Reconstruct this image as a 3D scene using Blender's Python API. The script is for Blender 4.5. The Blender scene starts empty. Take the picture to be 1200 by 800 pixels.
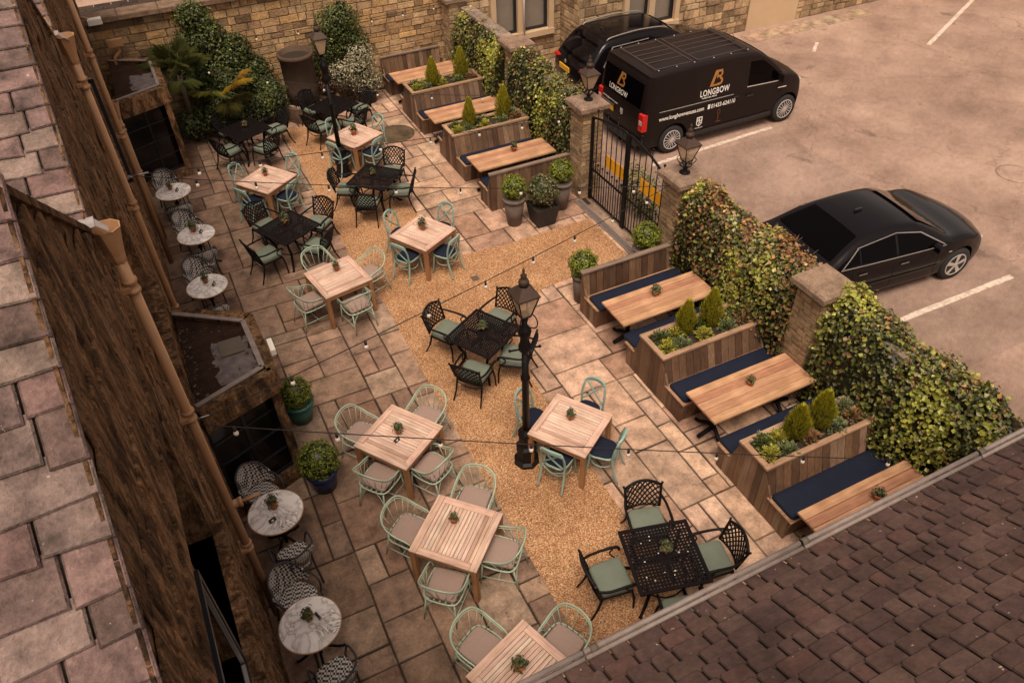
import bpy, bmesh, math, random
from mathutils import Vector, Matrix
R = math.radians
PI = math.pi
rnd = random.Random(7)
scn = bpy.context.scene
COL = scn.collection

# ------------------------------------------------------------------ materials
MATS = {}
def new_mat(name):
    m = bpy.data.materials.new(name); m.use_nodes = True
    nt = m.node_tree; nt.nodes.clear()
    out = nt.nodes.new('ShaderNodeOutputMaterial'); bs = nt.nodes.new('ShaderNodeBsdfPrincipled')
    nt.links.new(bs.outputs[0], out.inputs[0])
    MATS[name] = m
    return m, nt, bs
def N(nt, t, **kw):
    n = nt.nodes.new(t)
    for k, v in kw.items():
        if k in ('operation', 'blend_type', 'data_type', 'feature', 'distance', 'noise_dimensions', 'attribute_name', 'wave_type', 'bands_direction', 'interpolation_type', 'clamp'):
            setattr(n, k, v)
        else: n.inputs[k].default_value = v
    return n
def noise(nt, scale, detail=4, rough=.55, vec=None, stretch=None, dist=0):
    n = N(nt, 'ShaderNodeTexNoise', Scale=scale, Detail=detail, Roughness=rough, Distortion=dist)
    if vec is None:
        tc = nt.nodes.new('ShaderNodeTexCoord'); vec = tc.outputs['Object']
    if stretch:
        mp = nt.nodes.new('ShaderNodeMapping'); mp.inputs['Scale'].default_value = stretch
        nt.links.new(vec, mp.inputs[0]); vec = mp.outputs[0]
    nt.links.new(vec, n.inputs['Vector'])
    return n.outputs['Fac']
def ramp(nt, fac, stops):
    r = nt.nodes.new('ShaderNodeValToRGB')
    e = r.color_ramp.elements
    while len(e) < len(stops): e.new(.5)
    for i, (p, c) in enumerate(stops):
        e[i].position = p; e[i].color = (*c, 1) if len(c) == 3 else c
    nt.links.new(fac, r.inputs[0]); return r.outputs[0]
def mix(nt, a, b, fac, mode='MIX'):
    m = nt.nodes.new('ShaderNodeMix'); m.data_type = 'RGBA'; m.blend_type = mode; m.clamp_factor = True
    for s, v in ((0, fac), (6, a), (7, b)):
        if isinstance(v, bpy.types.NodeSocket): nt.links.new(v, m.inputs[s])
        else: m.inputs[s].default_value = v if s == 0 else (*v, 1)
    return m.outputs[2]
def bump(nt, bs, h, strength=.4, dist=.02):
    b = N(nt, 'ShaderNodeBump', Strength=strength, Distance=dist)
    nt.links.new(h, b.inputs['Height']); nt.links.new(b.outputs[0], bs.inputs['Normal'])
def attr(nt):
    return N(nt, 'ShaderNodeAttribute', attribute_name='col').outputs['Color']
def plain(name, col, rough=.5, metal=0, nscale=6, namt=.25, bstr=0, coat=0, spec=.5):
    m, nt, bs = new_mat(name)
    f = noise(nt, nscale, 5)
    c = mix(nt, tuple(x*(1-namt) for x in col), tuple(min(1, x*(1+namt)) for x in col), f)
    nt.links.new(c, bs.inputs['Base Color'])
    bs.inputs['Roughness'].default_value = rough; bs.inputs['Metallic'].default_value = metal
    bs.inputs['Coat Weight'].default_value = coat; bs.inputs['Coat Roughness'].default_value = .06
    bs.inputs['Specular IOR Level'].default_value = spec
    if bstr: bump(nt, bs, noise(nt, nscale*8, 4), bstr, .01)
    return m
def stony(name, streak=None, dark=.45, spots=0, bstr=.6, rough=.9, scale=3.0, tint=(1, 1, 1)):
    """block colour from the 'col' attribute, dirtied with noise at two sizes"""
    m, nt, bs = new_mat(name)
    a = attr(nt)
    n1 = noise(nt, scale, 6, .65); n2 = noise(nt, scale*9, 5, .6)
    v = ramp(nt, n1, [(.3, (dark,)*3), (.62, (1.12,)*3)])
    c = mix(nt, a, v, 1.0, 'MULTIPLY')
    c = mix(nt, c, ramp(nt, n2, [(.3, (.72,)*3), (.7, (1.2,)*3)]), .8, 'MULTIPLY')
    if streak:
        s = noise(nt, 2.0, 6, .6, stretch=streak, dist=.6)
        c = mix(nt, c, ramp(nt, s, [(.35, (.22, .2, .17)), (.5, (.8, .75, .7)), (.62, (1.25, 1.05, .85)), (.75, (1.5, 1.35, 1.2))]), .85, 'MULTIPLY')
    if spots:
        sp = noise(nt, 22, 3, .5)
        c = mix(nt, c, (.5, .43, .33), ramp(nt, sp, [(spots, (0,)*3), (spots+.04, (.8,)*3)]))
    c = mix(nt, c, tint, 1.0, 'MULTIPLY')
    nt.links.new(c, bs.inputs['Base Color']); bs.inputs['Roughness'].default_value = rough
    bs.inputs['Specular IOR Level'].default_value = .3
    mm = N(nt, 'ShaderNodeMath', operation='ADD')
    nt.links.new(n1, mm.inputs[0]); nt.links.new(n2, mm.inputs[1])
    bump(nt, bs, mm.outputs[0], bstr, .03)
    return m
stony('flagstone', dark=.42, bstr=.5, scale=3.2, rough=.85)
stony('brickstone', dark=.5, bstr=.8, scale=2.5)
def mat_moss():
    m, nt, bs = new_mat('mossy_stone')
    a = attr(nt)
    s1 = noise(nt, 1.0, 10, .74, stretch=(5, 5.5, 1.5), dist=.9); s2 = noise(nt, 1.0, 8, .75, stretch=(24, 28, 9), dist=.6); s3 = noise(nt, .9, 5, .6, stretch=(1, 1, .5))
    c = ramp(nt, s1, [(.36, (.02, .013, .009)), (.44, (.10, .056, .03)), (.50, (.26, .145, .07)), (.56, (.42, .25, .13)), (.63, (.36, .245, .17)), (.72, (.62, .47, .35))])
    c = mix(nt, c, a, .25)
    c = mix(nt, c, ramp(nt, s2, [(.34, (.22, .20, .19)), (.47, (.85,)*3), (.55, (1.15, 1.12, 1.1)), (.68, (2.1, 1.95, 1.85))]), .95, 'MULTIPLY')
    c = mix(nt, c, ramp(nt, s3, [(.35, (.6, .58, .55)), (.6, (1.2, 1.12, 1.04))]), .9, 'MULTIPLY')
    nt.links.new(c, bs.inputs['Base Color']); bs.inputs['Roughness'].default_value = .92; bs.inputs['Specular IOR Level'].default_value = .2
    mm = N(nt, 'ShaderNodeMath', operation='ADD'); nt.links.new(s1, mm.inputs[0]); nt.links.new(s2, mm.inputs[1])
    bump(nt, bs, mm.outputs[0], 1.0, .07)
mat_moss()
stony('roof_stone', dark=.30, bstr=.9, scale=5, spots=.72)
stony('roof_slate', dark=.5, bstr=.35, scale=2.2, spots=.72, tint=(.86, .83, .80))
stony('coping', dark=.5, bstr=.7, scale=5, spots=.72)
def wood(name, axis, rough=.65, amt=.7):
    m, nt, bs = new_mat(name)
    a = attr(nt)
    st = [14, 14, 14]; st[axis] = .9
    n1 = noise(nt, 2.2, 6, .6, stretch=st, dist=.3); n2 = noise(nt, 2.6, 4, .6)
    c = mix(nt, a, ramp(nt, n1, [(.3, (.5, .44, .4)), (.55, (1,)*3), (.72, (1.3, 1.28, 1.24))]), amt, 'MULTIPLY')
    c = mix(nt, c, ramp(nt, n2, [(.3, (.66, .6, .56)), (.6, (1.08,)*3)]), amt, 'MULTIPLY')
    nt.links.new(c, bs.inputs['Base Color']); bs.inputs['Roughness'].default_value = rough
    bump(nt, bs, n1, .35, .006)
    return m
wood('wood_x', 0); wood('wood_y', 1); wood('wood_z', 2)
plain('black_metal', (.008, .0065, .007), .5, 0, 9, .4, .1, spec=.18)
plain('black_cast', (.009, .0065, .007), .6, 0, 12, .5, .1, spec=.1)
plain('teal_paint', (.25, .38, .33), .45, 0, 8, .18)
plain('mint_paint', (.37, .47, .36), .42, .1, 8, .15)
plain('navy_fabric', (.0075, .012, .030), .8, 0, 6, .35, .15, spec=.3)
plain('green_fabric', (.155, .185, .145), .75, 0, 5, .2, .15, spec=.3)
plain('beige_fabric', (.33, .24, .205), .9, 0, 30, .12, .2, spec=.2)
plain('terracotta', (.42, .12, .04), .8, 0, 14, .25)
plain('old_terracotta', (.075, .045, .03), .85, 0, 4, .5, .3)
plain('pipe_paint', (.36, .20, .10), .5, 0, 5, .18, .1)
plain('bark', (.09, .06, .04), .9, 0, 10, .4, .4)
plain('soil', (.03, .02, .013), 1, 0, 40, .6, .6)
plain('grey_pot', (.13, .10, .085), .75, 0, 6, .35, .2)
plain('blue_pot', (.01, .025, .09), .3, 0, 6, .3)
plain('teal_pot', (.03, .11, .085), .35, 0, 6, .3)
plain('black_pot', (.02, .018, .018), .6, 0, 6, .3)
plain('flat_lead', (.035, .02, .015), .95, 0, 5, .8, .6, spec=.05)
plain('lead_patch', (.13, .11, .112), .9, 0, 7, .9, .4, spec=.1)
plain('lead_trim', (.20, .165, .15), .6, 0, 9, .5, .3)
plain('render_panel', (.55, .40, .25), .85, 0, 2.5, .12, .1)
plain('window_black', (.012, .014, .018), .35, 0, 8, .2)
plain('white_paint', (.72, .68, .62), .5, 0, 8, .08)
plain('curtain', (.42, .35, .28), .9, 0, 3, .15)
plain('dark_void', (.010, .008, .007), .9, 0, 4, .3)
plain('dark_glass', (.006, .005, .005), .12, 0, 2, .3, spec=.3)
plain('car_glass', (.0015, .0012, .0016), .05, 0, 2, .2, spec=.07)
plain('car_paint', (.0045, .0035, .0048), .11, 0, 40, .1, spec=.25)
plain('van_paint', (.012, .0075, .0075), .34, 0, 40, .1, spec=.2)
plain('black_plastic', (.02, .019, .02), .6, 0, 20, .2)
plain('tyre', (.018, .017, .017), .85, 0, 20, .25)
plain('alloy', (.55, .52, .5), .35, .25, 12, .1)
plain('chrome', (.28, .26, .25), .35, .3, 12, .05)
plain('plate_yellow', (.80, .42, .03), .45, 0, 8, .06)
plain('sign_yellow', (.95, .46, .02), .5, 0, 5, .08)
plain('lamp_red', (.55, .015, .012), .2, 0, 12, .25)
plain('lamp_clear', (.6, .55, .5), .12, .2, 12, .2)
plain('decal_white', (.82, .8, .76), .5, 0, 8, .04)
plain('decal_gold', (.42, .19, .05), .4, .2, 8, .2)
plain('bulb_white', (.72, .66, .58), .25, 0, 8, .03)
plain('cable_black', (.012, .011, .011), .7, 0, 8, .2)
plain('rattan_dark', (.03, .028, .03), .6, 0, 8, .2)
plain('wire_steel', (.45, .43, .42), .35, .7, 8, .2)
plain('gravel_cover', (.1, .08, .06), .8, 0, 8, .2)
plain('flower_white', (.8, .76, .66), .6, 0, 8, .05)
plain('white_lead', (.30, .27, .27), .5, 0, 9, .6, .3)
plain('menu_card', (.035, .03, .03), .5, 0, 30, .3)
def mat_gravel():
    m, nt, bs = new_mat('bound_gravel')
    tc = nt.nodes.new('ShaderNodeTexCoord')
    v = N(nt, 'ShaderNodeTexVoronoi', Scale=72.0); nt.links.new(tc.outputs['Object'], v.inputs['Vector'])
    h = nt.nodes.new('ShaderNodeSeparateColor'); nt.links.new(v.outputs['Color'], h.inputs[0])
    c = ramp(nt, h.outputs[0], [(0, (.20, .09, .038)), (.25, (.41, .19, .08)), (.55, (.56, .285, .125)), (.85, (.70, .43, .22)), (1, (.80, .62, .42))])
    c = mix(nt, c, ramp(nt, v.outputs['Distance'], [(.25, (1,)*3), (.75, (.45,)*3)]), .7, 'MULTIPLY')
    n1 = noise(nt, .9, 6, .65)
    c = mix(nt, c, ramp(nt, n1, [(.32, (.62, .55, .5)), (.62, (1.08,)*3)]), .8, 'MULTIPLY')
    nt.links.new(c, bs.inputs['Base Color']); bs.inputs['Roughness'].default_value = .7
    bump(nt, bs, v.outputs['Distance'], .5, -.01)
mat_gravel()
def mat_asphalt(name='asphalt', k=(1, 1, 1), crack=1.0):
    m, nt, bs = new_mat(name)
    n1 = noise(nt, .28, 10, .72); n2 = noise(nt, 1.1, 10, .78, dist=.4); n3 = noise(nt, 75, 3, .7)
    n4 = noise(nt, .85, 6, .62, dist=.5); n5 = noise(nt, 9, 5, .7)
    c = ramp(nt, n1, [(.32, (.22*k[0], .147*k[1], .113*k[2])), (.5, (.34*k[0], .234*k[1], .182*k[2])), (.66, (.455*k[0], .32*k[1], .252*k[2]))])
    c = mix(nt, c, ramp(nt, n2, [(.32, (.74, .71, .69)), (.5, (1,)*3), (.68, (1.12, 1.11, 1.1))]), .8, 'MULTIPLY')
    c = mix(nt, c, ramp(nt, n5, [(.3, (.82,)*3), (.65, (1.1,)*3)]), .8, 'MULTIPLY')
    c = mix(nt, c, ramp(nt, n3, [(.28, (.55,)*3), (.5, (1,)*3), (.75, (1.35,)*3)]), .9, 'MULTIPLY')
    c = mix(nt, c, (.10, .065, .05), ramp(nt, n4, [(.64, (0,)*3), (.70, (.55,)*3), (.8, (.8,)*3)]))
    # hairline cracks
    tc = nt.nodes.new('ShaderNodeTexCoord'); dn = N(nt, 'ShaderNodeTexNoise', Scale=.9, Detail=6.0, Roughness=.7); nt.links.new(tc.outputs['Object'], dn.inputs['Vector'])
    ad = nt.nodes.new('ShaderNodeVectorMath'); ad.operation = 'MULTIPLY_ADD'; nt.links.new(dn.outputs['Color'], ad.inputs[0]); ad.inputs[1].default_value = (1.6, 1.6, 0); nt.links.new(tc.outputs['Object'], ad.inputs[2])
    v = N(nt, 'ShaderNodeTexVoronoi', Scale=.23); v.feature = 'DISTANCE_TO_EDGE'; nt.links.new(ad.outputs[0], v.inputs['Vector'])
    cr = ramp(nt, v.outputs['Distance'], [(.0, (.55*crack,)*3), (.0035, (0,)*3)])
    c = mix(nt, c, (.12, .08, .06), cr)
    nt.links.new(c, bs.inputs['Base Color']); bs.inputs['Roughness'].default_value = .88; bs.inputs['Specular IOR Level'].default_value = .25
    bump(nt, bs, n3, .5, .008)
mat_asphalt(); mat_asphalt('asphalt_new', (.86, .87, .89), .3)
def mat_line():
    m, nt, bs = new_mat('road_paint')
    n = noise(nt, 9, 6, .75)
    c = ramp(nt, n, [(.34, (.34, .24, .19)), (.5, (.62, .52, .43)), (.7, (.74, .65, .56))])
    nt.links.new(c, bs.inputs['Base Color']); bs.inputs['Roughness'].default_value = .8
mat_line()
def mat_marble():
    m, nt, bs = new_mat('marble')
    n = noise(nt, 2.3, 5, .55, dist=1.3)
    c = ramp(nt, n, [(.40, (.80, .77, .75)), (.492, (.55, .51, .49)), (.5, (.20, .185, .18)), (.508, (.72, .69, .67)), (.60, (.86, .84, .82))])
    nt.links.new(c, bs.inputs['Base Color']); bs.inputs['Roughness'].default_value = .22
mat_marble()
def mat_weave():
    m, nt, bs = new_mat('rattan_weave')
    tc = nt.nodes.new('ShaderNodeTexCoord')
    ch = N(nt, 'ShaderNodeTexChecker', Scale=34.0)
    ch.inputs['Color1'].default_value = (.52, .49, .46, 1); ch.inputs['Color2'].default_value = (.015, .014, .015, 1)
    mp = nt.nodes.new('ShaderNodeMapping'); mp.inputs['Scale'].default_value = (1, 1, .8); mp.inputs['Rotation'].default_value = (.35, .5, .78)
    nt.links.new(tc.outputs['Object'], mp.inputs[0]); nt.links.new(mp.outputs[0], ch.inputs['Vector'])
    nt.links.new(ch.outputs[0], bs.inputs['Base Color']); bs.inputs['Roughness'].default_value = .6
mat_weave()
def mat_leaf():
    m, nt, bs = new_mat('leaf')
    a = attr(nt)
    c = mix(nt, a, ramp(nt, noise(nt, 30, 3), [(.3, (.7,)*3), (.7, (1.25,)*3)]), .7, 'MULTIPLY')
    nt.links.new(c, bs.inputs['Base Color']); bs.inputs['Roughness'].default_value = .42
    bs.inputs['Specular IOR Level'].default_value = .45
    tr = nt.nodes.new('ShaderNodeBsdfTranslucent'); nt.links.new(c, tr.inputs[0])
    ms = nt.nodes.new('ShaderNodeMixShader'); ms.inputs[0].default_value = .22
    out = [n for n in nt.nodes if n.type == 'OUTPUT_MATERIAL'][0]
    nt.links.new(bs.outputs[0], ms.inputs[1]); nt.links.new(tr.outputs[0], ms.inputs[2]); nt.links.new(ms.outputs[0], out.inputs[0])
mat_leaf()
def mat_pane():
    m, nt, bs = new_mat('lantern_glass')
    bs.inputs['Base Color'].default_value = (.75, .55, .36, 1); bs.inputs['Roughness'].default_value = .35
    bs.inputs['Alpha'].default_value = .55
mat_pane()
def mat_window():
    m, nt, bs = new_mat('window_glass')
    bs.inputs['Base Color'].default_value = (.05, .05, .055, 1); bs.inputs['Roughness'].default_value = .04
    bs.inputs['Alpha'].default_value = .25
mat_window()

# ------------------------------------------------------------------ mesh builder
class MB:
    def __init__(s): s.v = []; s.f = []; s.c = []; s.sm = []
    def face(s, idx, col=(1, 1, 1), sm=False): s.f.append(idx); s.c.append(col); s.sm.append(sm)
    def poly(s, pts, col=(1, 1, 1)):
        b = len(s.v); s.v += [tuple(p) for p in pts]; s.face(tuple(range(b, b+len(pts))), col)
    def box(s, c, size, col=(1, 1, 1), rz=0, m=None, ch=0):
        hx, hy, hz = size[0]/2, size[1]/2, size[2]/2
        M = m if m is not None else Matrix.Translation(c) @ Matrix.Rotation(rz, 4, 'Z')
        if ch:
            # chamfered top edges and vertical corners kept simple
            P = []
            for z, i in ((-hz, 0), (hz-ch, 0), (hz, ch)):
                P += [(-hx+i, -hy+i, z), (hx-i, -hy+i, z), (hx-i, hy-i, z), (-hx+i, hy-i, z)]
            F = [(3, 2, 1, 0), (8, 9, 10, 11)]
            for l in (0, 4):
                for k in range(4): F.append((l+k, l+(k+1) % 4, l+4+(k+1) % 4, l+4+k))
        else:
            P = [(x, y, z) for z in (-hz, hz) for x, y in ((-hx, -hy), (hx, -hy), (hx, hy), (-hx, hy))]
            F = [(3, 2, 1, 0), (4, 5, 6, 7), (0, 1, 5, 4), (1, 2, 6, 5), (2, 3, 7, 6), (3, 0, 4, 7)]
        b = len(s.v); s.v += [tuple(M @ Vector(p)) for p in P]
        for f in F: s.face(tuple(b+i for i in f), col)
        return s
    def beam(s, a, b, w, h, col=(1, 1, 1), up=(0, 0, 1)):
        a = Vector(a); b = Vector(b); d = b-a; L = d.length; d.normalize()
        u = Vector(up); sd = d.cross(u)
        if sd.length < 1e-4: u = Vector((0, 1, 0)); sd = d.cross(u)
        sd.normalize(); u = sd.cross(d)
        M = Matrix((( *d, 0), (*sd, 0), (*u, 0), (0, 0, 0, 1))).transposed()
        M = Matrix.Translation((a+b)/2) @ M
        return s.box(None, (L, w, h), col, m=M)
    def tube(s, pts, r, n=6, closed=False, col=(1, 1, 1)):
        pts = [Vector(p) for p in pts]; k = len(pts)
        rs = r if isinstance(r, (list, tuple)) else [r]*k
        b = len(s.v); prev = None
        for i in range(k):
            if closed: t = pts[(i+1) % k]-pts[i-1]
            else: t = pts[min(i+1, k-1)]-pts[max(i-1, 0)]
            t.normalize()
            if prev is None:
                u = Vector((0, 0, 1)) if abs(t.z) < .9 else Vector((1, 0, 0))
                u = (u-t*u.dot(t)).normalized()
            else: u = (prev-t*prev.dot(t)).normalized()
            prev = u; w = t.cross(u)
            for j in range(n):
                a = 2*PI*j/n
                s.v.append(tuple(pts[i]+(u*math.cos(a)+w*math.sin(a))*rs[i]))
        for i in range(k if closed else k-1):
            for j in range(n):
                i2 = (i+1) % k
                s.face((b+i*n+j, b+i*n+(j+1) % n, b+i2*n+(j+1) % n, b+i2*n+j), col, True)
        if not closed:
            s.face(tuple(b+j for j in reversed(range(n))), col); s.face(tuple(b+(k-1)*n+j for j in range(n)), col)
        return s
    def lathe(s, prof, n=16, c=(0, 0, 0), col=(1, 1, 1), sq=False, rot=0, sm=True, ax=None):
        b = len(s.v)
        for r, z in prof:
            for j in range(n):
                a = 2*PI*j/n+rot
                p = Vector((r*math.cos(a), r*math.sin(a), z))
                if ax is not None: p = ax @ p
                s.v.append((c[0]+p.x, c[1]+p.y, c[2]+p.z))
        for i in range(len(prof)-1):
            for j in range(n):
                s.face((b+i*n+j, b+i*n+(j+1) % n, b+(i+1)*n+(j+1) % n, b+(i+1)*n+j), col, sm)
        s.face(tuple(b+j for j in reversed(range(n))), col); s.face(tuple(b+(len(prof)-1)*n+j for j in range(n)), col)
        return s
    def rings(s, rings, col=(1, 1, 1), sm=True, cap=True):
        n = len(rings[0]); b = len(s.v)
        for rg in rings: s.v += [tuple(p) for p in rg]
        for i in range(len(rings)-1):
            for j in range(n): s.face((b+i*n+j, b+i*n+(j+1) % n, b+(i+1)*n+(j+1) % n, b+(i+1)*n+j), col, sm)
        if cap:
            s.face(tuple(b+j for j in reversed(range(n))), col); s.face(tuple(b+(len(rings)-1)*n+j for j in range(n)), col, sm)
        return s
    def pad(s, c, w, d, h, r=.05, rz=0, col=(1, 1, 1), taper=1.0):
        """soft cushion"""
        def rr(w, d, r, z):
            out = []
            for cx, cy, a0 in ((1, 1, 0), (-1, 1, 90), (-1, -1, 180), (1, -1, 270)):
                for k in range(4):
                    a = R(a0+30*k); x = cx*(w/2-r)+r*math.cos(a); y = cy*(d/2-r)+r*math.sin(a)
                    x *= 1+(taper-1)*(.5-y/d)
                    p = Matrix.Rotation(rz, 3, 'Z') @ Vector((x, y, z)); out.append((p.x+c[0], p.y+c[1], p.z+c[2]))
            return out
        e = min(.03, h*.4)
        rg = [rr(w-e, d-e, r, 0), rr(w, d, r, e*.6), rr(w, d, r, h-e), rr(w-e*.6, d-e*.6, r, h-e*.3), rr(w-e*2, d-e*2, r, h), rr(w*.5, d*.5, r*.5, h+.006)]
        return s.rings(rg, col)
    def build(s, name, mat, parent=None, loc=(0, 0, 0), rz=0):
        me = bpy.data.meshes.new(name); me.from_pydata(s.v, [], s.f); me.validate()
        n = len(me.polygons)
        if n == len(s.f):
            me.polygons.foreach_set('use_smooth', s.sm)
            at = me.attributes.new('col', 'FLOAT_COLOR', 'FACE')
            at.data.foreach_set('color', [x for c in s.c for x in (c[0], c[1], c[2], 1.0)])
        me.materials.append(MATS[mat]); me.update()
        o = bpy.data.objects.new(name, me); COL.objects.link(o)
        o.location = loc; o.rotation_euler = (0, 0, rz)
        if parent: o.parent = parent
        return o
def tag(o, label=None, cat=None, group=None, kind=None):
    if label: o['label'] = label
    if cat: o['category'] = cat
    if group: o['group'] = group
    if kind: o['kind'] = kind
    return o
def thing(name, label, cat, loc=(0, 0, 0), rz=0, group=None):
    o = bpy.data.objects.new(name, None); COL.objects.link(o); o.empty_display_size = .1
    o.location = loc; o.rotation_euler = (0, 0, rz)
    return tag(o, label, cat, group)
def kids(o): return [c for c in COL.objects if c.parent == o]
def dup(root, loc, rz, label=None, group=None):
    r = root.copy(); COL.objects.link(r); r.location = loc; r.rotation_euler = (0, 0, rz)
    if label: r['label'] = label
    if group: r['group'] = group
    for ch in CH[root.name]:
        c = ch.copy(); COL.objects.link(c); c.parent = r
        for g in CH.get(ch.name, []):
            d = g.copy(); COL.objects.link(d); d.parent = c
    return r
CH = {}
def register(root):
    CH[root.name] = kids(root)
    for c in CH[root.name]:
        k = kids(c)
        if k: CH[c.name] = k
def vary(c, a=.15, hue=.04):
    k = 1+rnd.uniform(-a, a); return tuple(max(0.003, x*k*(1+rnd.uniform(-hue, hue))) for x in c)
def pick(cols, a=.12): return vary(rnd.choice(cols), a)
def arc(c, r, a0, a1, n, z=0, plane='xy'):
    out = []
    for i in range(n+1):
        a = R(a0+(a1-a0)*i/n)
        if plane == 'xy': out.append((c[0]+r*math.cos(a), c[1]+r*math.sin(a), z))
        else: out.append((c[0]+r*math.cos(a), c[1], c[2]+r*math.sin(a)))
    return out
def smooth_pts(pts, n=6):
    """Catmull-Rom through pts"""
    P = [Vector(p) for p in pts]; out = []
    for i in range(len(P)-1):
        p0 = P[max(i-1, 0)]; p1 = P[i]; p2 = P[i+1]; p3 = P[min(i+2, len(P)-1)]
        for k in range(n):
            t = k/n
            out.append(.5*((2*p1)+(p2-p0)*t+(2*p0-5*p1+4*p2-p3)*t*t+(3*p1-p0-3*p2+p3)*t**3))
    out.append(P[-1]); return out

# ------------------------------------------------------------------ camera, light
cam = bpy.data.cameras.new('camera'); co = bpy.data.objects.new('camera', cam); COL.objects.link(co)
cam.sensor_fit = 'HORIZONTAL'; cam.sensor_width = 36; cam.lens = 27.047; cam.clip_end = 500
rx, ry, fz = (0.89682, -0.44178, -0.02332), (0.31095, 0.59198, 0.74355), (0.31468, 0.67408, -0.66827)
co.matrix_world = Matrix(((rx[0], ry[0], -fz[0], 0), (rx[1], ry[1], -fz[1], 0), (rx[2], ry[2], -fz[2], 9.342), (0, 0, 0, 1)))
scn.camera = co
scn.view_settings.view_transform = 'Standard'; scn.view_settings.look = 'None'; scn.view_settings.exposure = 0
SUN_EL, SUN_AZ = 65, 240          # azimuth: angle of the sun in the x,y plane
w = bpy.data.worlds.new('World'); scn.world = w; w.use_nodes = True
nt = w.node_tree; bg = nt.nodes['Background']
sky = nt.nodes.new('ShaderNodeTexSky'); sky.sky_type = 'NISHITA'; sky.sun_disc = False
sky.sun_elevation = R(SUN_EL); sky.sun_rotation = R(90-SUN_AZ); sky.air_density = 1.0; sky.dust_density = 4.0
hs = nt.nodes.new('ShaderNodeHueSaturation'); hs.inputs['Saturation'].default_value = .28
nt.links.new(sky.outputs[0], hs.inputs['Color'])
tm = nt.nodes.new('ShaderNodeMix'); tm.data_type = 'RGBA'; tm.blend_type = 'MULTIPLY'; tm.inputs[0].default_value = 1
tm.inputs[7].default_value = (1.0, .79, .65, 1)
nt.links.new(hs.outputs[0], tm.inputs[6]); nt.links.new(tm.outputs[2], bg.inputs['Color'])
bg.inputs['Strength'].default_value = .175
sl = bpy.data.lights.new('sun', 'SUN'); so = bpy.data.objects.new('sun', sl); COL.objects.link(so)
sl.energy = 2.45; sl.angle = R(24); sl.color = (1, .86, .70)
sd = Vector((math.cos(R(SUN_EL))*math.cos(R(SUN_AZ)), math.cos(R(SUN_EL))*math.sin(R(SUN_AZ)), math.sin(R(SUN_EL))))
so.rotation_euler = sd.to_track_quat('Z', 'Y').to_euler()

# ------------------------------------------------------------------ ground
g = MB(); g.poly([(-150, -150, -.04), (150, -150, -.04), (150, 150, -.04), (-150, 150, -.04)])
tag(g.build('ground', 'asphalt'), kind='structure')
def grid_sheet(x0, x1, y0, y1, z, nx, ny):
    m = MB()
    for i in range(nx+1):
        for j in range(ny+1): m.v.append((x0+(x1-x0)*i/nx, y0+(y1-y0)*j/ny, z))
    for i in range(nx):
        for j in range(ny):
            a = i*(ny+1)+j; m.face((a, a+ny+1, a+ny+2, a+1))
    return m
tag(grid_sheet(8.05, 45, -12, 30, 0, 4, 4).build('car_park', 'asphalt'), kind='structure')
# repaired asphalt patches, slightly darker
m = MB(); pts = []
for i in range(15): pts.append((8.5+i*.42, 5.2+rnd.uniform(-.04, .04), .003))
for i in range(18): pts.append((14.35-.02*i+rnd.uniform(-.015, .015), 5.2+i*.46, .003))
for i in range(14): pts.append((14.0-i*.42, 13.42+rnd.uniform(-.02, .02), .003))
m.poly(pts)
tag(m.build('asphalt_patch', 'asphalt_new'), kind='structure')
def strip(a, b, w, z, mat, name, jag=0):
    a = Vector((*a, z)); b = Vector((*b, z)); d = (b-a); L = d.length; d.normalize(); n = Vector((-d.y, d.x, 0))*w/2
    k = max(2, int(L/.12)); m = MB()
    for i in range(k+1):
        p = a+d*L*i/k; m.v.append(tuple(p-n*(1+rnd.uniform(-jag, jag)))); m.v.append(tuple(p+n*(1+rnd.uniform(-jag, jag))))
    for i in range(k): m.face((2*i, 2*i+2, 2*i+3, 2*i+1))
    return m.build(name, mat)
for a, b, wd in (((10.7, 6.62), (13.9, 6.58), .12), ((10.2, 13.55), (14.0, 13.72), .12), ((21.77, 15.69), (26.2, 17.8), .13), ((18.4, 17.0), (19.0, 17.5), .1), ((19.6, 18.4), (20.1, 18.9), .1)):
    tag(strip(a, b, wd, .008, 'road_paint', 'parking_line', .12), kind='structure')
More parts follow.
